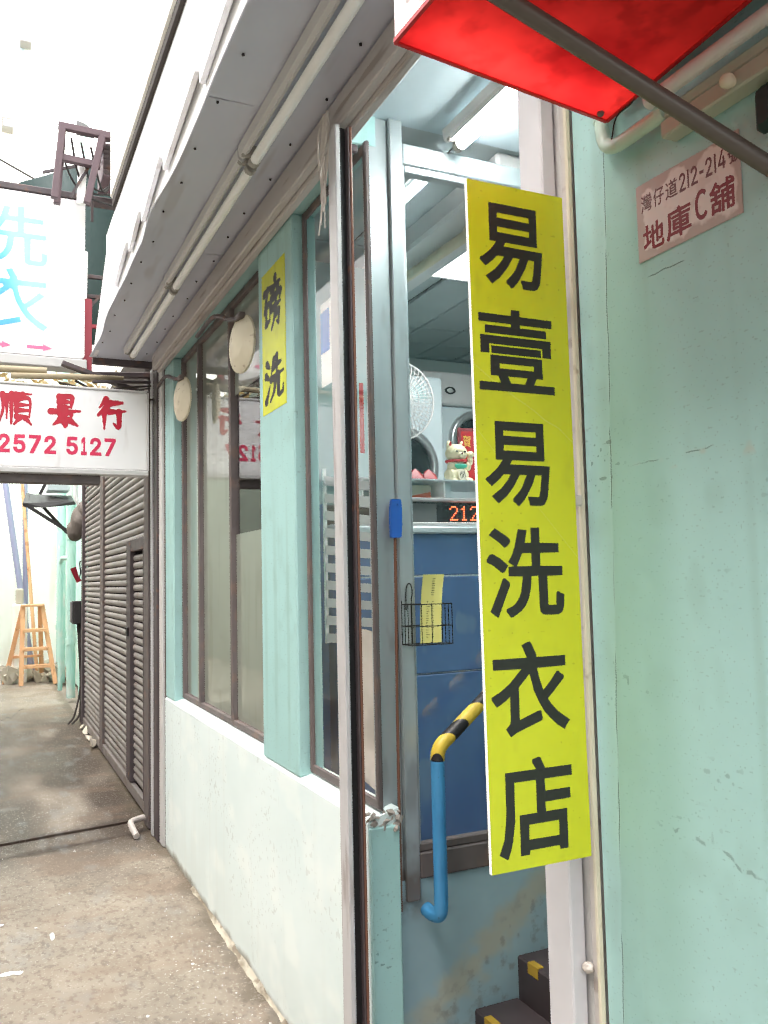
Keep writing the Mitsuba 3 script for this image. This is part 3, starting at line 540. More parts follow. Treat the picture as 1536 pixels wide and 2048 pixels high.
part(ck, 'diffuser', trimesh.Trimesh([[1.936, 2.616, 3.062], [2.504, 2.616, 3.062], [2.504, 3.534, 3.062], [1.936, 3.534, 3.062]], [[0, 2, 1], [0, 3, 2]], process=False), 'lamp_white', **glow(1.1, (.97, 1, 1)))
dk = single('air_duct', [B(1.60, 1.86, 2.42, 4.9, 2.985, 3.083, .012)][0], 'lamp_body', 'pale rectangular duct along the shop ceiling above the wall fan', 'duct')
tp = thing('ceiling_pipe', 'pale pipe with a collar hanging below the duct behind the glass', 'pipe')
part(tp, 'pipe', tube([(1.72, 2.55, 2.95), (1.70, 3.4, 2.95), (1.68, 4.6, 2.95)], .022, 12), 'beige_plastic', 40)
part(tp, 'collar', tube([(1.715, 2.74, 2.95), (1.713, 2.80, 2.95)], .034, 12), 'beige_plastic', 40)

# ---------------------------------------------------------------- door posts with the roller shutter tracks
g1 = thing('shutter_track', 'tall pinkish metal shutter track with a black groove, at the left of the doorway', 'door post')
part(g1, 'outer_rail', [B(.906, .922, 2.216, 2.244, .002, 2.93, .003), B(.909, .922, 2.2455, 2.282, .002, 2.93, .002)], 'pink_metal')
part(g1, 'groove', B(.9225, .9455, 2.236, 2.282, .002, 2.93), 'black', label='black groove of the track')
part(g1, 'inner_lip', B(.946, .9515, 2.216, 2.282, .002, 2.93, .002), 'dark_steel')
part(g1, 'edge_strip', tube([(.957, 2.222, .002), (.957, 2.223, 1.5), (.957, 2.221, 2.93)], .005, 8), 'copper', 40, label='thin copper brown strip along the track')
part(g1, 'bracket', [B(.952, .999, 2.262, 2.276, z, z + .025, .003) for z in (.25, 2.88)], 'dark_steel')
rag = [tube(smoothpath([(.905 + r2.uniform(-.006, .006), 2.29 + r2.uniform(-.03, .03), 2.99), (.902 + r2.uniform(-.01, .01), 2.30 + r2.uniform(-.03, .03), 2.9), (.90, 2.30 + r2.uniform(-.02, .02), 2.9 - r2.uniform(.05, .2)), (.899 + r2.uniform(-.012, .012), 2.30 + r2.uniform(-.025, .025), 2.86 - r2.uniform(.1, .25))], 5), [.004] * 5 + [.003] * 6 + [.0015] * 5, 6) for i in range(9)]
single('frayed_cord', trimesh.util.concatenate(rag), 'plastic_bag', 'frayed grey cord hanging from the top of the left shutter track', 'cord', smooth=40)
g2 = thing('shutter_track', 'pale metal shutter track at the right of the doorway behind the yellow sign', 'door post')
part(g2, 'outer_rail', B(.958, .990, 1.296, 1.371, .056, 3.0, .003), 'pale_post')
g3 = thing('door_jamb', 'grey metal door jamb between the yellow sign and the mint wall', 'door frame')
part(g3, 'jamb_plate', B(.9955, 1.1, 1.2835, 1.40, .056, 3.05, .003), 'lamp_body')
part(g3, 'jamb_plate', B(.992, 1.1, 1.2665, 1.2825, .056, 3.05, .002), 'beam_paint')
part(g3, 'edge_bead', B(.988, .9995, 1.2575, 1.266, .056, 3.05, .002), 'cream')
blob = trimesh.creation.icosphere(3, .0095); blob.vertices *= (.7 + .7 * meshkit.fbm(blob.vertices * 130, 3)[:, None]); blob.apply_translation((.984, 1.284, .897))
part(g3, 'filler_blob', blob, 'plastic_bag', 40)

# ---------------------------------------------------------------- yellow vertical shop sign
ys_ = 1.243
sg = thing('shop_sign', 'tall bright yellow vertical board with six black characters, standing beside the doorway', 'sign')
lean = .006
Sx = lambda z: (z - 1.1) * -lean
def shear(m):
    m = m.copy(); m.vertices[:, 0] += Sx(m.vertices[:, 2]); return m
part(sg, 'board', shear(B(.7635, .9695, ys_ + .0008, ys_ + .0085, 1.104, 2.298, .0012)), 'foam_white', label='white foam board core')
part(sg, 'face_sheet', shear(B(.7645, .9690, ys_, ys_ + .0007, 1.1045, 2.2975)), 'sign_yellow', label='glossy yellow front')
for ch, x0, x1, z0, z1 in (('易', .778, .912, 2.110, 2.262), ('壹', .770, .928, 1.922, 2.070), ('易', .776, .911, 1.720, 1.868), ('洗', .773, .932, 1.527, 1.682), ('衣', .774, .934, 1.325, 1.484), ('店', .780, .933, 1.124, 1.287)):
    m = frame(extrude(fit(glyph(ch)[2].buffer(-1.6, join_style=2), x0, x1, z0, z1), .0005), (0, ys_ - .0001, 0), END_U, END_V)
    part(sg, 'character', m, 'ink_black')
part(sg, 'bracket', [tube([(.955, 1.252, 1.737), (.985, 1.256, 1.735)], .006, 8), B(.965, .985, 1.246, 1.262, 1.722, 1.744, .003)], 'plastic_bag')
part(sg, 'bracket', [B(.935, .952, 1.253, 1.30, z, z + .02, .003) for z in (1.25, 2.15)], 'pink_metal')

# ---------------------------------------------------------------- red light box overhead, its stay rod, pipes and trunking
A, Bp, C, D = (.532, 1.062), (.966, 1.116), (.905, .30), (.575, .26)
rb = thing('light_box', 'red lit acrylic light box jutting over the alley at the top of the picture', 'light box')
z0, z1 = 2.382, 2.70
def quad(a, b, c, d, t=None): return trimesh.Trimesh([a, b, c, d], [[0, 1, 2], [0, 2, 3]], process=False)
nx = 12
part(rb, 'bottom_sheet', quad((*A, z0), (*D, z0), (*C, z0), (*Bp, z0)), 'red_acrylic', label='translucent red underside')
part(rb, 'side_panel', quad((*A, z0), (*D, z0), (*D, z1), (*A, z1)), 'white_acrylic')
part(rb, 'partition', B(.57, .95, .90, .905, z0 + .03, z1 - .004), 'grey_plastic')
part(rb, 'end_panel', quad((*Bp, z0), (*A, z0), (*A, z1), (*Bp, z1)), 'white_acrylic')
part(rb, 'back_panel', quad((*C, z0 + .01), (*Bp, z0 + .01), (*Bp, z1), (*C, z1)), 'lamp_body')
part(rb, 'near_panel', quad((*D, z0 + .01), (*C, z0 + .01), (*C, z1), (*D, z1)), 'lamp_body')
part(rb, 'top_panel', quad((*A, z1), (*Bp, z1), (*C, z1), (*D, z1)), 'lamp_body')
part(rb, 'edge_trim', [bar((*A, z0), (*Bp, z0), .006, .006), bar((*Bp, z0), (*C, z0), .006, .006), bar((*A, z0), (*D, z0), .006, .006)], 'cat_red')
ft = [(A[0] + (Bp[0] - A[0]) * t, A[1] + (Bp[1] - A[1]) * t - .03, z0 + .05) for t in (.06, .5, .94)]
part(rb, 'lamp_tube', tube(ft, .013, 12), 'lamp_white', True, **glow(1.0, (1, .96, .9)))
tear = []
for i in range(16):
    t = r2.uniform(0, .25); c = np.array([A[0] + (D[0] - A[0]) * t - .004, A[1] + (D[1] - A[1]) * t, z0 + r2.uniform(.02, .2)])
    tear.append(hull(c + r2.normal(0, 1, (7, 3)) * [.003, .012, .016]))
part(rb, 'peeling_film', tear, 'pale_sheet', kind='stuff')
part(rb, 'rivet', trimesh.creation.icosphere(2, .006).apply_translation((.938, 1.098, z0 - .002)), 'rust_frame')
single('stay_rod', tube([(.995, .792, 2.142), (.98, .806, 2.161), (.611, .898, 2.364), (.585, .904, 2.3775)], .0125, 12), 'rod_steel', 'dark steel stay rod slanting from the mint wall up under the red light box', 'rod', smooth=40)
single('grey_tube', tube([(.955, .35, 2.356), (.955, .70, 2.354), (.952, 1.0, 2.350)], .0125, 12), 'lamp_body', 'grey plastic tube between the red light box and the cream trunking', 'tube', smooth=40)
tr = thing('cable_trunking', 'cream cable trunking along the mint wall below the red light box', 'trunking')
part(tr, 'channel', B(.966, .9995, .35, .992, 2.288, 2.316, .003), 'trunk_grey'); part(tr, 'lid', B(.970, .9995, .35, .992, 2.3175, 2.338, .003), 'trunk_grey')
part(tr, 'bolt', [trimesh.creation.icosphere(2, .011).apply_translation((.955, .845, 2.300)), tube([(.968, .845, 2.300), (.955, .845, 2.300)], .007, 10)], 'cream', 40)
pp = thing('conduit_pipe', 'pale green pipe bending along the mint wall above the painted plaque', 'pipe')
part(pp, 'pipe', tube(smoothpath([(.978, 1.150, 2.50), (.978, 1.146, 2.44), (.977, 1.142, 2.385), (.976, 1.134, 2.352), (.975, 1.112, 2.336), (.975, 1.08, 2.333), (.975, 1.03, 2.333), (.975, .993, 2.333)], 5), .0125, 14), 'pale_green_pipe', 60)
part(pp, 'collar', tube([(.978, 1.1445, 2.414), (.978, 1.143, 2.396)], .0148, 14), 'pale_green_pipe', 40); part(pp, 'collar', tube([(.975, 1.0, 2.333), (.975, .985, 2.333)], .0155, 14), 'pale_green_pipe', 40)
single('loose_wire', tube(smoothpath([(.968, 1.108, 2.345), (.965, 1.09, 2.375), (.962, 1.05, 2.377), (.958, 1.03, 2.385), (.955, 1.02, 2.40)], 5), .0014, 5), 'wire_black', 'thin black wire looping from the pale green pipe to the light box', 'wire', smooth=40)
vc = thing('vent_cover', 'dark green louvred cover on the mint wall at the upper right edge', 'vent')
part(vc, 'frame', B(.975, .9995, .52, .826, 2.212, 2.282, .012), 'tarp_green')

# ---------------------------------------------------------------- address plaque
pq = thing('address_plaque', 'faded pink painted address plaque with maroon characters on the mint wall', 'plaque')
tilt = lambda y: -.000 * y
plate = Polygon([(0, 0), (.219, 0), (.219, .127), (.196, .129), (.16, .127), (.06, .131), (0, .132)])
part(pq, 'plate', frame(extrude(plate, .0022), (.9999, 1.087, 2.122), FACE_U, FACE_V), 'plaque')
def on_plaque(key, y0, y1, za, zb, mat, nm):
    s = fit(sbox(0, 0, 1, 6) if key == 'd1' else glyph(key)[2], 1.087 - y0, 1.087 - y1, za - 2.122, zb - 2.122)
    part(pq, nm, frame(extrude(s, .0004), (.9977, 1.087, 2.122), FACE_U, FACE_V), mat)
yy = 1.076
for key, w in (('t灣', .025), ('t仔', .024), ('t道', .026), ('d2', .0135), ('d1', .0032), ('d2', .0135), ('d-', .008), ('d2', .0135), ('d1', .0032), ('d4', .0145), ('t號', .027)):
    h0, h1 = (2.214, 2.219) if key == 'd-' else (2.203, 2.233)
    on_plaque(key, yy, yy - w, h0, h1, 'ink_brown', 'small_character'); yy -= w + .0042
for key, y0, y1, za, zb in (('地', 1.074, 1.026, 2.134, 2.180), ('庫', 1.021, .967, 2.134, 2.184), ('C', .958, .934, 2.142, 2.190), ('舖', .928, .880, 2.138, 2.188)):
    on_plaque(key, y0, y1, za, zb, 'ink_maroon', 'character')

# ---------------------------------------------------------------- yellow handwritten notice on the pillar
nt = thing('laundry_notice', 'yellow paper notice with brush-written black characters pasted on the green pillar', 'notice')
part(nt, 'paper', B(1.0025, 1.0036, 2.976, 3.272, 2.258, 2.832), 'sign_yellow')
for ch, y0, y1, za, zb in (('磅', 3.258, 3.010, 2.575, 2.795), ('洗', 3.245, 3.000, 2.290, 2.480)):
    s = fit(brush(STROKES[ch], 13, 3), 0, y0 - y1, 0, zb - za)
    part(nt, 'character', frame(extrude(s, .0004), (1.0025, y0, za), FACE_U, FACE_V), 'ink_black')

# ---------------------------------------------------------------- dish lamps on swing arms
def dish(yc, zc, y_arm, z_arm, label):
    k = thing('dish_lamp', label, 'lamp', 'dish lamps on arms in front of the windows')
    pr = [(0, .026), (.03, .026), (.05, .024), (.07, .022), (.118, .004), (.126, .0), (.126, -.010), (.118, -.012), (0, -.012)]
    m = lathe(pr, 32); n = np.array([-1, -.16, 0]); n /= np.linalg.norm(n); u = np.cross((0, 0, 1), n)
    M = np.eye(4); M[:3, 0], M[:3, 1], M[:3, 2], M[:3, 3] = u, np.cross(n, u), n, (.978, yc, zc); m.apply_transform(M)
    part(k, 'shade', m, 'cream', 35)
    part(k, 'arm', tube(smoothpath([(.972, yc - .03, zc + .112), (.966, yc + .12, zc + .14), (.968, (yc + y_arm) / 2, (zc + z_arm) / 2 + .11), (.985, y_arm, z_arm)], 6), .011, 8), 'dark_steel', 40)
    part(k, 'clamp', B(.955, .985, yc - .05, yc + .02, zc + .10, zc + .128, .004), 'rust_frame')
dish(3.50, 2.615, 4.37, 2.885, 'round beige dish lamp on a dark arm, next to the yellow paper notice')
dish(4.73, 2.625, 5.6, 2.85, 'round beige dish lamp on a dark arm, at the far end of the windows')

# ---------------------------------------------------------------- rail, hook pole, basket and paper in the doorway
hr = thing('handrail', 'blue stair handrail with yellow and black tape round its upper bend', 'handrail')
part(hr, 'post', tube(smoothpath([(1.194, 2.320, .618), (1.200, 2.285, .612), (1.206, 2.256, .622), (1.208, 2.25, .66), (1.208, 2.25, .74), (1.208, 2.25, .9), (1.208, 2.25, 1.06)], 6), .0205, 16), 'blue_pipe', 60)
part(hr, 'taped_rail', tube(smoothpath([(1.208, 2.25, 1.061), (1.211, 2.25, 1.085), (1.226, 2.25, 1.108), (1.27, 2.25, 1.142), (1.40, 2.25, 1.245), (1.8, 2.25, 1.55), (2.05, 2.25, 1.74)], 6), .0212, 16), 'hazard_tape', 60)
hp = thing('hook_pole', 'thin brown hook pole with a blue handle leaning on the partition frame', 'pole')
part(hp, 'rod', tube([(1.108, 2.312, .628), (1.112, 2.315, 1.2), (1.120, 2.318, 1.73)], .0048, 8), 'copper', 40)
hs = Polygon([(-.016, 0), (.013, 0), (.016, .03), (.0165, .09), (.014, .113), (-.012, .113), (-.0165, .09), (-.0175, .03)]).difference(Point(.003, .098).buffer(.0045))
part(hp, 'handle', frame(extrude(hs.buffer(.002), .014), (1.122, 2.322, 1.722), END_U, END_V), 'handle_blue')
bk = thing('wire_basket', 'small black wire basket hung on the glass holding yellow paper', 'basket')
x0, x1, ya, yb, za, zb = 1.140, 1.278, 2.262, 2.326, 1.398, 1.528
w = []
def ring(z, r=.0016): return tube([(x0, ya, z), (x1, ya, z), (x1, yb, z), (x0, yb, z), (x0, ya, z)], r, 5)
for z in (za, (za + zb) / 2 - .01, zb - .01): w.append(ring(z))
for x in np.linspace(x0, x1, 5): w += [tube([(x, ya, za), (x, ya, zb - .01)], .0014, 5), tube([(x, yb, za), (x, yb, zb + .002)], .0014, 5), tube([(x, ya, za), (x, yb, za)], .0014, 5)]
for y in np.linspace(ya, yb, 4): w += [tube([(x0, y, za), (x0, y, zb - .01)], .0014, 5), tube([(x1, y, za), (x1, y, zb - .01)], .0014, 5)]
part(bk, 'wire_frame', w, 'wire_black')
part(bk, 'hook', tube(smoothpath([(1.155, 2.326, 1.50), (1.155, 2.325, 1.555), (1.160, 2.322, 1.578), (1.168, 2.318, 1.578), (1.171, 2.314, 1.555), (1.166, 2.313, 1.53)], 5), .002, 6), 'wire_black')
pa = thing('price_list', 'folded yellow price list standing in the black wire basket', 'paper')
V = []; n = 14
for i, t in enumerate(np.linspace(0, 1, n)):
    z = 1.401 + .206 * t; bend = .012 * math.sin(t * 2.6)
    for s in (0, .5, 1):
        xa = 1.182 + .018 * t; xb = 1.254 + .018 * t
        V.append((xa + (xb - xa) * s, 2.296 + bend - .01 * (s - .5) ** 2 * 4 + .002, z))
F = []
for i in range(n - 1):
    for s in range(2):
        a = i * 3 + s; F += [(a, a + 1, a + 4), (a, a + 4, a + 3)]
m1 = trimesh.Trimesh(V, F, process=False); m2 = m1.copy(); m2.vertices[:, 1] += .0012; m2.faces = m2.faces[:, ::-1]
part(pa, 'sheet', [m1, m2], 'paper_yellow', True)
ln = []
for i in range(26):
    t = .08 + i * .034; z = 1.401 + .206 * t; y = 2.2955 + .012 * math.sin(t * 2.6); x = 1.19 + .018 * t
    if .62 < t < .68: continue
    seg = [(x + .008, x + .026), (x + .034, x + .046)] if t < .6 else [(x + .030, x + .058)]
    for a, b in seg: ln.append(B(a, b - r2.uniform(0, .006), y - .0009, y - .0004, z, z + .0016))
part(pa, 'print_line', ln, 'grime', kind='stuff')

# ---------------------------------------------------------------- inside the shop, seen through the glass
ct = thing('counter', 'blue fronted shop counter behind the glass partition', 'counter')
for i, (za, zb) in enumerate(((.46, 1.19), (1.196, 1.60), (1.606, 1.782))):
    part(ct, 'front_panel', B(1.36, 3.0, 3.2, 3.24, za, zb, .004), 'counter_blue')
part(ct, 'side_panel', B(1.36, 1.40, 3.241, 3.8, .46, 1.782, .004), 'counter_blue')
part(ct, 'worktop', B(1.33, 3.02, 3.17, 3.85, 1.784, 1.812, .005), 'enamel')
part(ct, 'ledge', B(1.33, 3.02, 3.19, 3.60, 1.8125, 1.832, .004), 'lamp_body')
cs = thing('display_cabinet', 'low glass display cabinet standing on the blue counter', 'cabinet')
part(cs, 'shelf', B(1.36, 2.6, 3.20, 3.62, 1.925, 1.938, .003), 'lamp_body')
part(cs, 'glass_top', B(1.36, 2.6, 3.20, 3.62, 2.012, 2.018), 'enamel')
part(cs, 'pane', sheet_y(3.199, 1.36, 2.6, 1.939, 2.011), 'pane_glass')
part(cs, 'divider', [B(x, x + .008, 3.205, 3.61, 1.939, 2.0115) for x in (1.40, 1.787, 2.3)], 'lamp_white')
part(cs, 'back_board', B(1.36, 2.6, 3.602, 3.615, 1.833, 1.924), 'grime')
ld = thing('number_display', 'black electronic number display showing red digits under the glass cabinet', 'display')
part(ld, 'housing', B(1.64, 2.12, 3.26, 3.34, 1.8325, 1.922, .003), 'black')
part(ld, 'side_cover', B(1.64, 1.775, 3.252, 3.2595, 1.836, 1.918), 'grey_plastic')
DIG = {'2': ['.###.', '#...#', '....#', '...#.', '..#..', '.#...', '#####'], '1': ['..#..', '.##..', '..#..', '..#..', '..#..', '..#..', '.###.']}
for q, dgt in enumerate('212'):
    dots = []
    for rr, row in enumerate(DIG[dgt]):
        for cc, ch in enumerate(row):
            if ch == '#': dots.append(frame(trimesh.creation.cylinder(.0034, .002, sections=8), (1.848 + q * .052 + cc * .0085, 3.2588, 1.905 - rr * .0095), END_U, END_V))
    part(ld, 'digit', dots, 'cat_red', **glow(.42, (1, .10, .03)))
ob = thing('orange_box', 'cream box with an orange flash inside the glass cabinet', 'box')
part(ob, 'carton', B(1.66, 1.765, 3.28, 3.4, 1.9385, 2.0, .002), 'cream')
part(ob, 'flash', frame(extrude(Polygon([(0, 0), (.1, 0), (.1, .032), (.0, .012)]), .0008), (1.662, 3.2798, 1.9395), END_U, END_V), 'orange')
wb = single('white_card', B(1.81, 1.845, 3.24, 3.244, 1.9385, 2.008), 'enamel', 'small white card inside the glass cabinet', 'card')

def blobs(parts_, edge=.006, it=8):
    import manifold3d as m3
    acc = None
    for c, r in parts_:
        s = m3.Manifold.sphere(1, 28).scale(tuple(np.broadcast_to(r, 3).tolist())).translate(tuple(c)); acc = s if acc is None else acc + s
    mm = acc.refine_to_length(edge).to_mesh(); m = trimesh.Trimesh(mm.vert_properties[:, :3], mm.tri_verts)
    trimesh.smoothing.filter_taubin(m, .5, .53, it); return m
cx, cy, cz = 1.942, 3.36, 2.0185
def at(m): m = m.copy(); m.apply_scale(1.2); m.apply_translation((cx, cy, cz)); return m
cat = thing('lucky_cat', 'cream beckoning lucky cat figurine with red collar on the glass cabinet', 'figurine')
part(cat, 'body', at(blobs([((0, 0, .034), (.050, .040, .036)), ((0, 0, .066), (.036, .032, .040)), ((0, -.004, .118), (.044, .038, .036)), ((-.033, -.024, .028), (.018, .022, .026)), ((.034, -.02, .012), (.024, .028, .013)), ((-.030, -.026, .010), (.022, .022, .011)), ((.046, -.008, .070), (.014, .014, .018)), ((.055, -.012, .092), (.012, .012, .020)), ((.056, -.014, .114), (.014, .014, .014)), ((-.028, 0, .145), (.012, .009, .022)), ((.028, 0, .145), (.012, .009, .022)), ((-.024, 0, .135), (.014, .012, .02)), ((.024, 0, .135), (.014, .012, .02)), ((0, -.038, .108), (.014, .010, .010))])), 'cat_body', True)
part(cat, 'ear', at(hull([(-.035, -.0105, .146), (-.021, -.0105, .146), (-.028, -.0125, .166), (-.028, -.006, .15)])), 'cat_red')
part(cat, 'ear', at(hull([(.035, -.0105, .146), (.021, -.0105, .146), (.028, -.0125, .166), (.028, -.006, .15)])), 'cat_red')
a = np.linspace(0, 2 * np.pi, 28)
part(cat, 'collar', at(tube(np.stack([.039 * np.cos(a), .0345 * np.sin(a) - .001, .087 + 0 * a], 1)[:-1], .0052, 8, closed=True)), 'cat_red', True)
part(cat, 'bib', at(hull(np.array([[.026 * np.cos(t), -.034 - .003 * np.cos(t * 2), .068 + .014 * np.sin(t) * (1 if np.sin(t) < 0 else .6)] for t in a] + [[.022 * np.cos(t), -.026, .068] for t in a]))), 'cat_green')
part(cat, 'coin', at(frame(trimesh.creation.cylinder(1, .006, sections=20).apply_scale((.017, .024, 1)), (.0, -.046, .030), (.94, 0, .34), (-.34, 0, .94))), 'cream')
part(cat, 'coin_mark', [at(bar((-.008 + i * .006, -.0496, .016 + i * .002), (-.012 + i * .006, -.0496, .040 + i * .002), .002, .001, (0, 1, 0))) for i in range(4)], 'ink_black')
part(cat, 'eye', [at(trimesh.creation.icosphere(1, .005).apply_scale((1, .5, .6)).apply_translation((s * .017, -.040, .121))) for s in (-1, 1)], 'ink_black')
part(cat, 'nose', at(trimesh.creation.icosphere(1, .004).apply_translation((0, -.048, .112))), 'ink_brown')
rd = thing('red_card', 'red new year card with gold characters behind the lucky cat', 'card')
M0 = (1.895, 3.405, 2.0185)
part(rd, 'card', B(1.982, 2.085, 3.405, 3.409, 2.0185, 2.29, .001), 'card_red')
part(rd, 'border', [B(1.9825, 1.998, 3.4035, 3.4045, 2.02, 2.289), B(1.9985, 2.085, 3.4035, 3.4045, 2.277, 2.289)], 'ink_maroon')
part(rd, 'character', frame(extrude(fit(glyph('賀')[2], 0, .042, 0, .055), .0008), (2.009, 3.4045, 2.2), END_U, END_V), 'gold')
for x in (1.715, 1.782):
    k = thing('red_ornament', f'glossy red glazed ornament on the glass cabinet, the {"left" if x < 1.75 else "right"} one of the pair', 'ornament')
    part(k, 'body', hull([(x - .034, 3.30, 2.026), (x + .032, 3.30, 2.026), (x - .034, 3.37, 2.026), (x + .03, 3.37, 2.026), (x - .034, 3.31, 2.05), (x - .02, 3.33, 2.068), (x - .002, 3.325, 2.080), (x + .012, 3.33, 2.072), (x + .03, 3.32, 2.054), (x + .0, 3.35, 2.075)]), 'red_glaze', 20)
    part(k, 'base', B(x - .038, x + .034, 3.298, 3.374, 2.0182, 2.0255, .002), 'foam_white')

fan = thing('wall_fan', 'round cream wire caged fan in front of the dryers', 'fan')
fc = np.array([1.832, 3.72, 2.473]); R0 = .197
a = np.linspace(0, 2 * np.pi, 49)[:-1]
wires = []
for rr, dy, th in ((R0, 0, .005), (.155, -.034, .0024), (.12, -.05, .0024), (.085, -.058, .0024), (.05, -.062, .0024)):
    wires.append(tube(np.stack([fc[0] + rr * np.cos(a), fc[1] + dy + 0 * a, fc[2] + rr * np.sin(a)], 1), th, 6, closed=True))
for t in np.linspace(0, 2 * np.pi, 49)[:-1]:
    q = [(.03, -.064), (.085, -.058), (.12, -.05), (.155, -.034), (.18, -.014), (R0, 0), (.165, .03), (.11, .05)]
    wires.append(tube([(fc[0] + r_ * np.cos(t), fc[1] + dy, fc[2] + r_ * np.sin(t)) for r_, dy in q], .0021, 5))
part(fan, 'cage', wires, 'lamp_body')
part(fan, 'badge', frame(trimesh.creation.cylinder(.032, .01, sections=24), fc + [0, -.066, 0], END_U, END_V), 'cream')
for t in (0.4, 2.5, 4.6):
    V = [(fc[0] + r_ * np.cos(t + o), fc[1] - .01 + .03 * o, fc[2] + r_ * np.sin(t + o)) for r_, o in ((.03, -.3), (.10, -.45), (.155, -.3), (.16, .25), (.10, .35), (.03, .3))]
    V2 = [(x, y + .003, z) for x, y, z in V]
    part(fan, 'blade', hull(V + V2), 'teal_board')
part(fan, 'motor', frame(trimesh.creation.cylinder(.055, .12, sections=24), fc + [0, .08, 0], END_U, END_V), 'cream', 40)
part(fan, 'stand', [tube([fc + [0, .1, -.03], fc + [0, .12, -.3], (fc[0], fc[1] + .12, .82)], .016, 10), tube([(fc[0], fc[1] + .12, .80), (fc[0], fc[1] + .12, .83)], .16, 20)], 'cream', 40)

def dryer(name, x0, x1, y, z0, z1, cxz, r, label, mat):
    k = thing('dryer', label, 'machine')
    part(k, 'cabinet', B(x0, x1, y, y + .55, z0, z1, .012), mat)
    ringp = np.stack([cxz[0] + r * np.cos(a), y - .008 + 0 * a, cxz[1] + r * np.sin(a)], 1)
    d = part(k, 'door', tube(ringp, .026, 10, closed=True), 'steel_shiny', 40)
    part(d, 'door_glass', frame(lathe([(0, .0), (r * .7, .002), (r * .9, -.012), (r * .9, -.02), (0, -.02)], 32), (cxz[0], y - .012, cxz[1]), END_U, END_V), 'dark_glass', 40)
    return k
d1 = dryer('dryer', 1.70, 2.352, 4.2, .80, 2.735, (2.08, 2.215), .20, 'white dryer with a round chrome ringed door, behind the fan', 'enamel')
d2 = dryer('dryer', 2.375, 3.05, 4.5, .80, 2.64, (2.74, 2.43), .165, 'pale steel dryer with a black round door, behind the lucky cat', 'enamel')
part(d2, 'control_panel', B(2.375, 3.05, 4.48, 5.0, 2.648, 2.85, .01), 'lamp_body')
part(d2, 'handle', frame(trimesh.creation.torus(.024, .006, major_sections=20, minor_sections=8).apply_scale((1.3, .75, 1)), (2.56, 4.474, 2.735), END_U, END_V), 'black', 40)
bd = thing('backing_board', 'dull green and blue board behind the narrow window', 'board')
part(bd, 'upper_sheet', B(1.12, 1.75, 3.43, 3.46, 1.92, 3.0), 'teal_board')
part(bd, 'lower_sheet', B(1.12, 1.32, 3.40, 3.425, .80, 1.92), 'blue_sheet')
part(bd, 'inner_sheet', B(1.30, 1.325, 3.48, 5.3, .80, 3.0), 'grime')
lr = thing('lattice_rack', 'white slatted rack inside the narrow window', 'rack')
bars = [bar((1.165, 3.02, 1.36), (1.165, 3.02, 2.02), .012, .012), bar((1.37, 3.02, 1.30), (1.37, 3.02, 1.98), .012, .012)]
part(lr, 'upright', bars[0], 'foam_white'); part(lr, 'upright', bars[1], 'foam_white')
for i in range(10):
    z = 1.38 + i * .066
    part(lr, 'slat', bar((1.16, 3.01, z), (1.375, 3.01, z - .02), .010, .034), 'lamp_body')
bgv = grid(0, 1, 0, 1, 14, 20, lambda x, y: x * 0); v = bgv.vertices
nz = meshkit.fbm(np.stack([v[:, 0] * 3, v[:, 1] * 4, v[:, 0] * 0], -1), 4, 3)
bgv.vertices = np.stack([1.10 + .05 * nz + .02 * v[:, 0], 2.37 + .46 * v[:, 0], .932 + (.44 + .06 * np.sin(v[:, 0] * 3)) * v[:, 1]], 1)
single('plastic_sheet', bgv, 'plastic_bag', 'crumpled grey plastic sheet leaning inside the foot of the narrow window', 'sheet', smooth=True)
bpo = thing('blue_poster', 'small blue and white poster inside the narrow window', 'poster')
part(bpo, 'paper', B(1.0765, 1.0775, 2.70, 2.80, 2.28, 2.58), 'foam_white'); part(bpo, 'blue_field', B(1.0755, 1.0763, 2.715, 2.80, 2.40, 2.55), 'poster_blue')
hb = thing('red_banner', 'narrow red strip hanging inside the shop by the door post', 'banner')
part(hb, 'strip', B(1.135, 1.150, 2.60, 2.603, 2.02, 2.26), 'card_red')

# ---------------------------------------------------------------- pillar guides and roller shutter of the next unit
gp = thing('steel_pillar', 'dark steel pillar of shutter guides between the laundry and the closed shutter', 'pillar')
for y0, y1, x, mt in ((5.375, 5.48, .985, 'lamp_body'), (5.485, 5.62, .975, 'dark_steel'), (5.625, 5.69, .968, 'pink_metal'), (5.695, 5.80, .985, 'dark_steel'), (5.805, 5.98, .972, 'rust_frame')):
    part(gp, 'guide', B(x, 1.06, y0, y1, .004, 3.01, .004), mt)
part(gp, 'corner_filler', B(1.0, 1.1, 5.361, 5.374, .004, 3.01), 'rust_frame')
part(gp, 'edge_strip', B(.985, 1.06, 5.985, 6.03, .004, 2.95, .004), 'cream', label='cream edge strip beside the shutter')
rs = thing('roller_shutter', 'closed grey-brown roller shutter with a small wicket door, past the laundry', 'shutter')
slr = np.random.default_rng(31)
def slat(y0, y1, z, p=.056, x=1.02):
    x += float(slr.normal(0, .0022)); z += float(slr.normal(0, .0012))
    t = np.linspace(0, np.pi, 7); pr = [(x - .011 * math.sin(q) ** .7, z + .003 + (p - .009) * i / 6) for i, q in enumerate(t)] + [(x + .006, z + p - .006), (x + .006, z + .004)]
    return prism_xz(Polygon(pr), y0, y1)
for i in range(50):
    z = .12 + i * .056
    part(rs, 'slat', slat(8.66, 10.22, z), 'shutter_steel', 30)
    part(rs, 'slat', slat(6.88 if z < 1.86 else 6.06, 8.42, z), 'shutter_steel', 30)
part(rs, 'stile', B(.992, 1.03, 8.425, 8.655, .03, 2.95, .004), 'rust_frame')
part(rs, 'stile', B(.985, 1.03, 10.225, 10.36, .03, 2.95, .004), 'dark_steel')
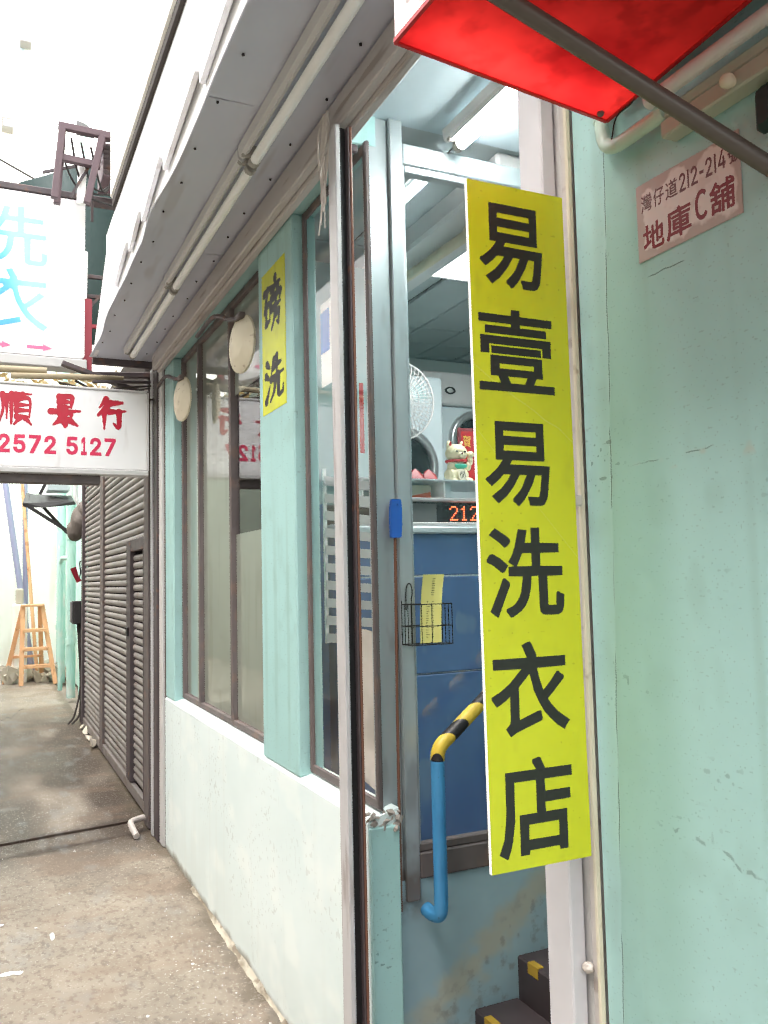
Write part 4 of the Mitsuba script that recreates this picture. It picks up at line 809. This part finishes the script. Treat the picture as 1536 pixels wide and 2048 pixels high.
part(rs, 'bottom_rail', B(.995, 1.03, 6.06, 8.42, .03, .115, .005), 'shutter_steel'); part(rs, 'bottom_rail', B(.995, 1.03, 8.66, 10.22, .03, .115, .005), 'shutter_steel')
wd = part(rs, 'wicket_door', [B(.985, 1.03, 6.68, 6.875, .12, 1.93, .004), B(.987, 1.03, 6.06, 6.678, 1.84, 1.93, .004), B(.985, 1.03, 6.06, 6.10, .12, 1.838, .004)], 'dark_steel', label='small wicket door frame in the shutter')
for i in range(30): part(wd, 'slat', slat(6.105, 6.675, .14 + i * .056), 'shutter_steel', 30)
part(wd, 'lock', B(.970, .984, 6.74, 6.80, 1.20, 1.27, .004), 'black')
part(rs, 'header', B(.98, 1.06, 5.98, 10.36, 2.955, 3.35, .006), 'grime')
wr = np.random.default_rng(12)
for i, (x, y, s) in enumerate(((.972, 10.1, .05), (.975, 9.75, .06), (.965, 9.35, .055), (.975, 8.95, .07))):
    k = thing('rubble_stone', f'broken masonry lump at the foot of the shutter, {["farthest", "second farthest", "third farthest", "nearest"][i]} of four', 'stone', 'masonry lumps at the foot of the shutter')
    scene[k] = mikit.ply(hull(np.array([x, y, s * .6]) + wr.normal(0, .42, (16, 3)) * [s * .7, s * 2, s]), 'mat_rubble', False)
eb = thing('pipe_elbow', 'short pale pipe elbow lying in rust stain at the foot of the pillar', 'pipe')
part(eb, 'elbow', tube(smoothpath([(.95, 5.86, .07), (.87, 5.80, .07), (.855, 5.74, .06), (.87, 5.62, .022)], 5), .02, 10), 'plastic_bag', 40)

# ---------------------------------------------------------------- hanging shop signs
s2 = thing('hanging_sign', 'white hanging sign board with red brush characters and a phone number', 'sign')
part(s2, 'board', B(-.55, .917, 5.5, 5.60, 2.312, 2.812, .006), 'sign_white')
part(s2, 'frame', [B(-.55, .925, 5.494, 5.606, 2.280, 2.311, .004), B(.9175, .928, 5.494, 5.606, 2.312, 2.816, .003), B(-.55, .917, 5.494, 5.606, 2.8125, 2.826, .003)], 'lamp_body')
part(s2, 'valance', B(-.55, .64, 5.56, 5.64, 2.225, 2.2795, .004), 'rust_frame')
for ch, x0, x1, za, zb in (('順', .052, .238, 2.562, 2.772), ('景', .323, .517, 2.560, 2.776), ('行', .610, .790, 2.562, 2.778)):
    part(s2, 'character', frame(extrude(fit(brush(STROKES[ch], 12 if ch == '順' else 15, 5), 0, x1 - x0, 0, zb - za), .001), (x0, 5.4995, za), END_U, END_V), 'ink_red')
xx = .048
for dgt in '2572 5127':
    if dgt == ' ': xx += .040; continue
    wd_ = .034 if dgt == '1' else .068
    part(s2, 'digit', frame(extrude(fit(glyph('d' + dgt)[2].buffer(5), 0, wd_, 0, .112), .001), (xx, 5.4995, 2.397), END_U, END_V), 'ink_pink'); xx += wd_ + .018
s1 = thing('white_sign', 'large white sign board with pale blue-green characters and two pink arrows, hung above the alley', 'sign')
rr = sbox(-.63, 3.13, .585, 4.235).buffer(.0).buffer(-.03).buffer(.03)
part(s1, 'board', frame(extrude(rr, .14), (0, 6.14, 0), END_U, END_V), 'sign_white')
part(s1, 'frame', [B(-.66, .60, 5.995, 6.15, 3.06, 3.125, .005)], 'lamp_body')
part(s1, 'top_bar', B(-.7, .95, 6.0, 6.10, 4.245, 4.29, .005), 'dark_steel')
for ch, x0, x1, za, zb in (('洗', -.12, .345, 3.735, 4.13), ('衣', -.10, .350, 3.285, 3.70)):
    g_ = glyph(ch)[2].buffer(-5)
    part(s1, 'character', frame(extrude(fit(g_, 0, x1 - x0, 0, zb - za), .002), (x0, 5.999, za), END_U, END_V), 'cyan_print')
arrow = Polygon([(0, .012), (.10, .012), (.10, 0), (.155, .022), (.10, .045), (.10, .033), (0, .033)])
for x0 in (-.03, .222): part(s1, 'arrow', frame(extrude(arrow, .002), (x0, 5.999, 3.16), END_U, END_V), 'ink_arrow')
# clutter between the signs
for i, (p, q, r_) in enumerate((((-.5, 5.74, 2.93), (.33, 5.70, 2.955), .028), ((.12, 5.66, 2.90), (.80, 5.72, 2.945), .024))):
    single('bamboo_pole', tube([p, tuple((np.array(p) + q) / 2 + [0, 0, .006]), q], r_ * .8, 10), 'old_bamboo', ['weathered bamboo pole lying over the hanging sign, the longer one to the left', 'weathered bamboo pole lying over the hanging sign, the one to the right'][i], 'pole', smooth=40, group='bamboo poles over the hanging sign')
for i, (p, q, w_) in enumerate((((.42, 5.72, 3.02), (1.02, 5.76, 2.84), .05), ((.55, 5.80, 2.97), (1.0, 5.80, 3.0), .06), ((.60, 5.66, 2.90), (1.0, 5.68, 2.93), .03))):
    single('steel_angle', bar(p, q, w_, w_ * .6, b=.004), 'dark_steel', ['dark steel angle slanting down to the pillar above the hanging sign', 'dark steel bar running level to the pillar above the hanging sign', 'thin dark bar resting on the hanging sign by the pillar'][i], 'bar')
for i in range(5):
    p0 = np.array([.30 + .1 * i, 5.68 + .015 * i, 2.86 + .025 * (i % 3)]); p3 = np.array([.985, 5.62 + .03 * i, 2.80 + .05 * ((i * 2) % 4)])
    single('sagging_cable', tube(smoothpath([p0, p0 * .6 + p3 * .4 - [0, 0, .03 + .012 * i], p0 * .3 + p3 * .7 - [0, 0, .02], p3], 6), .006 + .001 * (i % 3), 6), 'grime', ['thin dark cable sagging above the hanging sign, the lowest of the tangle', 'dark cable sagging above the hanging sign, second from the left', 'thickest dark cable in the tangle above the hanging sign', 'dark cable in the tangle above the hanging sign, second from the pillar', 'dark cable of the tangle nearest the steel pillar'][i], 'cable', smooth=40, group='tangled cables above the hanging sign')
fr = np.random.default_rng(9); lv = []
for i in range(420):
    c = np.array([fr.uniform(-.2, 1.0), fr.uniform(7.2, 7.9), fr.uniform(3.0, 3.34)]); n_ = fr.normal(0, 1, 3); n_ /= np.linalg.norm(n_); u = np.cross(n_, fr.normal(0, 1, 3)); u /= np.linalg.norm(u); v_ = np.cross(n_, u); s = fr.uniform(.03, .06)
    lv.append(trimesh.Trimesh([c - u * s, c + v_ * s * .45, c + u * s, c - v_ * s * .45], [[0, 1, 2], [0, 2, 3]], process=False))
k = struct('dry_leaves', trimesh.util.concatenate(lv), 'foliage_cream', kind='stuff', label='cream dry leaves showing between the two hanging signs'); labels[k]['category'] = 'leaves'
rp = single('red_post', B(.572, .635, 6.02, 6.08, 3.03, 3.56, .004), 'red_post', 'dull red upright post beside the white sign', 'post')

# ---------------------------------------------------------------- steelwork and awning above the signs
af = thing('unit_bracket', 'rusty mauve steel bracket frame jutting over the alley above the white sign', 'bracket')
for nm, p, q in (('post', (.36, 5.6, 4.05), (.405, 5.6, 4.53)), ('post', (.555, 5.6, 4.05), (.655, 5.6, 4.55)), ('top_bar', (.38, 5.6, 4.535), (.80, 5.6, 4.525)), ('middle_bar', (.40, 5.62, 4.335), (.64, 5.62, 4.325)), ('side_bar', (.405, 5.6, 4.51), (.43, 6.1, 4.51)), ('side_bar', (.65, 5.6, 4.50), (.68, 6.1, 4.50)), ('post', (.385, 5.75, 4.08), (.40, 5.75, 4.33))):
    part(af, nm, bar(p, q, .042, .042, (0, 1, 0), .003), 'mauve_paint')
single('white_pipe', tube([(.53, 5.7, 4.08), (.535, 5.7, 4.36)], .028, 12), 'foam_white', 'short white upright pipe inside the mauve bracket frame', 'pipe', smooth=40)
q = np.linspace(0, np.pi / 2, 9)
single('curved_flap', frame(extrude(Polygon([(0, 0)] + [(.11 * np.sin(t) * 1.0, .09 * np.cos(t)) for t in q]), .02), (.50, 5.72, 4.555), END_U, END_V), 'grey_plastic', 'grey quarter-round flap on top of the mauve bracket frame', 'flap')
tg = grid(0, 1, 0, 1, 16, 12, lambda x, y: x * 0); v = tg.vertices
tg.vertices = np.stack([.15 + 1.0 * v[:, 0], 7.0 + .35 * v[:, 1] + .04 * np.sin(v[:, 0] * 9), (3.5 + (1.36 + .40 * v[:, 0] ** .7) * v[:, 1])], 1)
k = thing('green_awning', 'dark green awning sheet behind the steel bracket', 'awning'); t2 = tg.copy(); t2.vertices = t2.vertices + [0, .012, 0]; t2.faces = t2.faces[:, ::-1]
part(k, 'sheet', [tg, t2], 'tarp_green', True)
for z in (3.62, 3.86, 4.02): part(k, 'rail', bar((.50, 6.9, z), (1.0, 6.9, z + .01), .03, .03, b=.003), 'dark_steel' if z != 3.62 else 'red_post')
part(k, 'strut', bar((.66, 6.85, 3.55), (.67, 6.85, 4.2), .035, .035, b=.003), 'lamp_white'); part(k, 'strut', bar((.58, 6.88, 3.6), (.92, 6.88, 4.05), .02, .02), 'dark_steel')

gu = thing('louvred_unit', 'dark louvred metal unit beside the mauve bracket frame, against the white wall', 'air conditioner')
part(gu, 'case', B(.665, .90, 5.70, 6.0, 4.30, 4.53, .006), 'mauve_paint')
for i in range(6): part(gu, 'louvre', bar((.668, 5.69, 4.325 + i * .034), (.897, 5.69, 4.325 + i * .034), .03, .005, (0, 1, 1)), 'dark_steel')
for i, (p, q) in enumerate((((.30, 5.8, 4.30), (.66, 5.75, 4.42)), ((.46, 5.66, 4.10), (.66, 5.66, 4.50)), ((.62, 5.9, 4.06), (.62, 5.9, 4.36)))):
    part(af, 'brace', bar(p, q, .016, .016, (0, 1, 0)), 'dark_steel')
for i in range(4):
    single('hanging_wire', tube(smoothpath([(.40 + .06 * i, 5.62, 4.5 - .02 * i), (.44 + .07 * i, 5.68, 4.30 - .03 * i), (.55 + .05 * i, 5.72, 4.16 + .02 * i), (.74, 5.74, 4.12 + .08 * i)], 6), .007, 6), 'box_dark', ['black wire looping through the mauve bracket, the outermost', 'black wire looping through the mauve bracket, second from the outside', 'black wire looping through the mauve bracket, third from the outside', 'black wire looping through the mauve bracket, nearest the white wall'][i], 'wire', smooth=40, group='black wires looping through the mauve bracket')
single('rusty_cap', hull(np.array([.70, 5.68, 4.56]) + np.random.default_rng(4).normal(0, 1, (14, 3)) * [.035, .02, .016]), 'rust_frame', 'lump of rust on top of the louvred unit', 'rust')
single('span_cable', tube(smoothpath([(-1.2, 12, 7.65), (-.2, 12, 7.38), (.7, 12, 7.0), (1.06, 12, 6.95)], 6), .012, 6), 'grime', 'thin grey cable spanning the alley high above the signs', 'cable', smooth=40)
# ---------------------------------------------------------------- buildings around the alley
up = thing('upper_storeys', 'white rendered upper storeys overhanging the shopfront canopy', 'building')
part(up, 'wall', B(.575, 4.2, -6, 4.6, 3.655, 11, .01), 'wall_white')
part(up, 'drip_edge', B(.585, .64, -3, 4.6, 3.612, 3.654), 'grime')
nb = thing('neighbour_building', 'white walled building above the closed shutter with green plinth beyond it', 'building')
part(nb, 'wall', B(1.062, 5, 4.61, 10.4, 3.4, 10, .01), 'wall_white')
part(nb, 'wall', B(1.32, 5, 10.41, 19, 0, 9, .01), 'wall_far_green')
part(nb, 'pier', B(1.16, 1.319, 11.6, 12.6, 0, 6, .01), 'wall_far_green')
part(nb, 'wall', B(1.062, 5, 5.99, 10.4, 0, 3.399), 'grime')
for i, (x, y, r_) in enumerate(((1.02, 8.3, .035), (1.0, 7.1, .05), (.98, 6.5, .03))):
    single('wall_pipe', tube([(x, y, 4.3), (x, y, 6.5), (x, y, 9)], r_, 10), 'pale_sheet' if i != 1 else 'lamp_white', ['pale upright pipe high on the white wall, the farthest of three', 'white upright pipe high on the white wall, in the middle of three', 'pale upright pipe high on the white wall, the nearest of three'][i], 'pipe', smooth=40, group='upright pipes high on the white wall')
ew = thing('end_building', 'cream building closing the far end of the alley', 'building')
part(ew, 'wall', B(-8, 4, 19.0, 19.4, 0, 16), 'wall_cream')
part(ew, 'ledge', B(-8, 1.3, 18.85, 18.999, 10.9, 11.05, .01), 'wall_white')
for x, z in ((.28, 11.15), (.62, 13.1), (-1.2, 9.0)):
    q_ = thing('window_unit', f'small beige air conditioner high on the cream end building, {"beside the ledge" if z == 11.15 else "the topmost" if z > 12 else "out at the left"}', 'air conditioner')
    part(q_, 'case', B(x - .11, x + .11, 18.7, 18.96, z, z + .22, .01), 'mortar')
    part(q_, 'grille', B(x - .09, x + .09, 18.69, 18.699, z + .03, z + .17), 'lamp_body')
for i, (x, z) in enumerate(((.15, 12.2), (-1.8, 12.2), (-1.8, 7.5))):
    w_ = part(ew, 'window', B(x - .45, x + .45, 18.97, 18.999, z, z + 1.2, .005), 'enamel')
    part(w_, 'pane', B(x - .38, x + .38, 18.955, 18.969, z + .07, z + 1.13), 'ceiling_paint')
ow = thing('opposite_building', 'plain beige building on the other side of the alley', 'building')
part(ow, 'wall', B(-2.6, -2.2, -8, 19, 0, 5.4, .01), 'wall_opposite')
lw = part(ow, 'louvre', B(-2.21, -2.195, 7.9, 8.9, 2.0, 2.7, .004), 'foam_white')
for i in range(8): part(lw, 'blade', bar((-2.18, 7.95, 2.06 + i * .08), (-2.18, 8.85, 2.06 + i * .08), .05, .006, (1, 0, 1)), 'foam_white')

# ---------------------------------------------------------------- far end of the alley: pipes, brackets, ladder
for i, (x, y, r_, lab) in enumerate(((1.30, 17.6, .075, 'thick pale green drainpipe at the far end of the alley'), (1.14, 15.1, .048, 'slim pale green drainpipe in the middle of the three'), (1.10, 13.0, .062, 'green drainpipe nearest the roller shutter'))):
    k = thing('drainpipe', lab, 'pipe', 'pale green drainpipes past the shutter')
    part(k, 'pipe', tube([(x, y, 0), (x, y, 1.3), (x, y, 2.6), (x + .01, y, 5.5)], r_, 14), 'wall_far_green', 40)
    for z in (.75, 2.25 if i else 2.7): part(k, 'collar', tube([(x, y, z), (x, y, z + .09)], r_ * 1.22, 14), 'wall_far_green', 40)
part(k, 'branch', tube(smoothpath([(1.12, 13.2, 1.98), (1.06, 13.5, 2.0), (1.04, 13.9, 1.98), (1.03, 14.0, 1.7), (1.03, 14.0, 0.0)], 4), .035, 10), 'wall_far_green', 40)
mb = thing('meter_box', 'black meter box on the wall just past the roller shutter', 'box')
part(mb, 'case', B(.915, 1.03, 10.55, 10.75, 1.145, 1.41, .006), 'box_dark')
part(mb, 'flange', B(.895, .914, 10.57, 10.74, 1.16, 1.40, .004), 'grey_plastic')
part(mb, 'post', B(1.0, 1.06, 10.6, 10.66, .0, 1.144), 'dark_steel')
for i in range(2):
    single('drooping_cable', tube(smoothpath([(.97 + .02 * i, 10.62, 1.16), (.985, 10.6, .9), (1.0, 10.55, .45), (.985 - .05 * i, 10.5, .12), (.90 - .04 * i, 10.45, .02)], 6), .011, 7), 'grime', ['black cable drooping from the meter box to the ground', 'second black cable curling below the meter box'][i], 'cable', smooth=40)
vl = thing('red_valve', 'dark red valve on the wall above the meter box', 'valve')
part(vl, 'body', tube([(.915, 10.6, 1.80), (.955, 10.6, 1.69), (.985, 10.6, 1.635)], [.035, .028, .03], 10), 'valve_red', 40)
part(vl, 'lever', tube(smoothpath([(.975, 10.6, 1.66), (1.0, 10.6, 1.74), (.99, 10.6, 1.86), (1.03, 10.6, 1.88)], 4), .008, 6), 'box_dark', 40)
ac = thing('condenser_shelf', 'black steel condenser shelf on braces over the far alley', 'shelf')
part(ac, 'tray', [bar((.40, 10.9, 2.56), (.46, 11.5, 2.74), .05, .04), hull([(.39, 10.9, 2.53), (.62, 10.9, 2.53), (.98, 11.0, 2.58), (.47, 11.5, 2.75), (.97, 11.5, 2.74), (.40, 10.9, 2.58), (.96, 11.0, 2.62)])], 'box_dark')
for p, q in (((.44, 10.9, 2.54), (.90, 10.95, 2.24)), ((.62, 11.2, 2.56), (.90, 11.2, 2.24)), ((.58, 11.2, 2.72), (.72, 11.2, 3.02))): part(ac, 'brace', bar(p, q, .035, .035), 'box_dark')
cd = thing('condenser_unit', 'pale air conditioner condenser standing on the black shelf', 'air conditioner')
part(cd, 'case', B(.66, .92, 11.15, 11.45, 2.76, 3.05, .01), 'enamel')
single('white_hose', tube(smoothpath([(.72, 10.8, 2.96), (.86, 10.8, 2.98), (.95, 10.8, 2.86), (.96, 10.8, 2.66), (1.02, 10.8, 2.52)], 6), .03, 10), 'foam_white', 'thick white hose curving down beside the condenser shelf', 'hose', smooth=40)
tb = blobs([((.98, 10.5, 2.33), (.10, .2, .20)), ((.94, 10.6, 2.24), (.10, .2, .13)), ((1.02, 10.45, 2.46), (.08, .2, .12))], .03, 6)
tb.vertices += .02 * (meshkit.fbm(tb.vertices * 9, 3)[:, None] - .5)
single('tarp_bundle', tb, 'tarp_grey', 'grey-brown tarpaulin bundle tied beside the far end of the shutter', 'bundle', smooth=40)
la = thing('step_ladder', 'orange-brown wooden step ladder standing at the far end of the alley', 'ladder')
for nm, p, q in (('front_leg', (.515, 14.9, .008), (.54, 15.1, 1.30)), ('front_leg', (1.03, 14.9, .008), (.825, 15.1, 1.30)), ('rear_leg', (.28, 15.4, .008), (.545, 15.15, 1.28)), ('rear_leg', (.86, 15.6, .008), (.80, 15.18, 1.28))):
    part(la, nm, bar(p, q, .07, .045, (0, 1, 0), .004), 'wood')
part(la, 'top', B(.51, .86, 15.0, 15.2, 1.26, 1.30, .006), 'wood')
for z, x0, x1 in ((.30, .525, .975), (.58, .53, .93), (.88, .535, .885)): part(la, 'rung', B(x0, x1, 14.93, 15.09, z - .027, z + .027, .004), 'wood')
part(la, 'rear_rung', B(.37, .84, 15.32, 15.38, .42, .46, .004), 'wood')
for i, (p, q, r_) in enumerate((((.74, 15.8, .01), (.26, 16.2, 3.5), .05), ((.62, 15.9, .01), (.60, 16.4, 3.5), .045), ((.80, 15.7, .01), (.55, 16.3, 3.4), .03))):
    single('leaning_pole', tube([p, q], r_, 10), 'pole_grey' if i < 2 else 'wood', ['long grey-mauve pole leaning left behind the ladder', 'long grey-mauve pole standing nearly upright behind the ladder', 'thin wooden pole leaning behind the ladder'][i], 'pole', smooth=40)
jar = single('pale_bin', B(.44, .56, 15.4, 15.6, 1.30, 1.56, .02), 'rubble', 'pale bin standing just behind the ladder top', 'bin')
jl = single('bin_stand', B(.40, .62, 15.35, 15.65, .0, 1.299, .02), 'wall_cream', 'cream stand below the pale bin behind the ladder', 'stand')
rk = []
for i in range(60):
    c = np.array([wr.uniform(.3, 1.25), wr.uniform(15.2, 16.6), wr.uniform(.02, .16)]); rk.append(hull(c + wr.normal(0, 1, (9, 3)) * wr.uniform(.03, .09)))
k = struct('rubble_heap', trimesh.util.concatenate(rk), 'rubble', kind='stuff', label='heap of pale rubble behind the wooden ladder'); labels[k]['category'] = 'rubble'
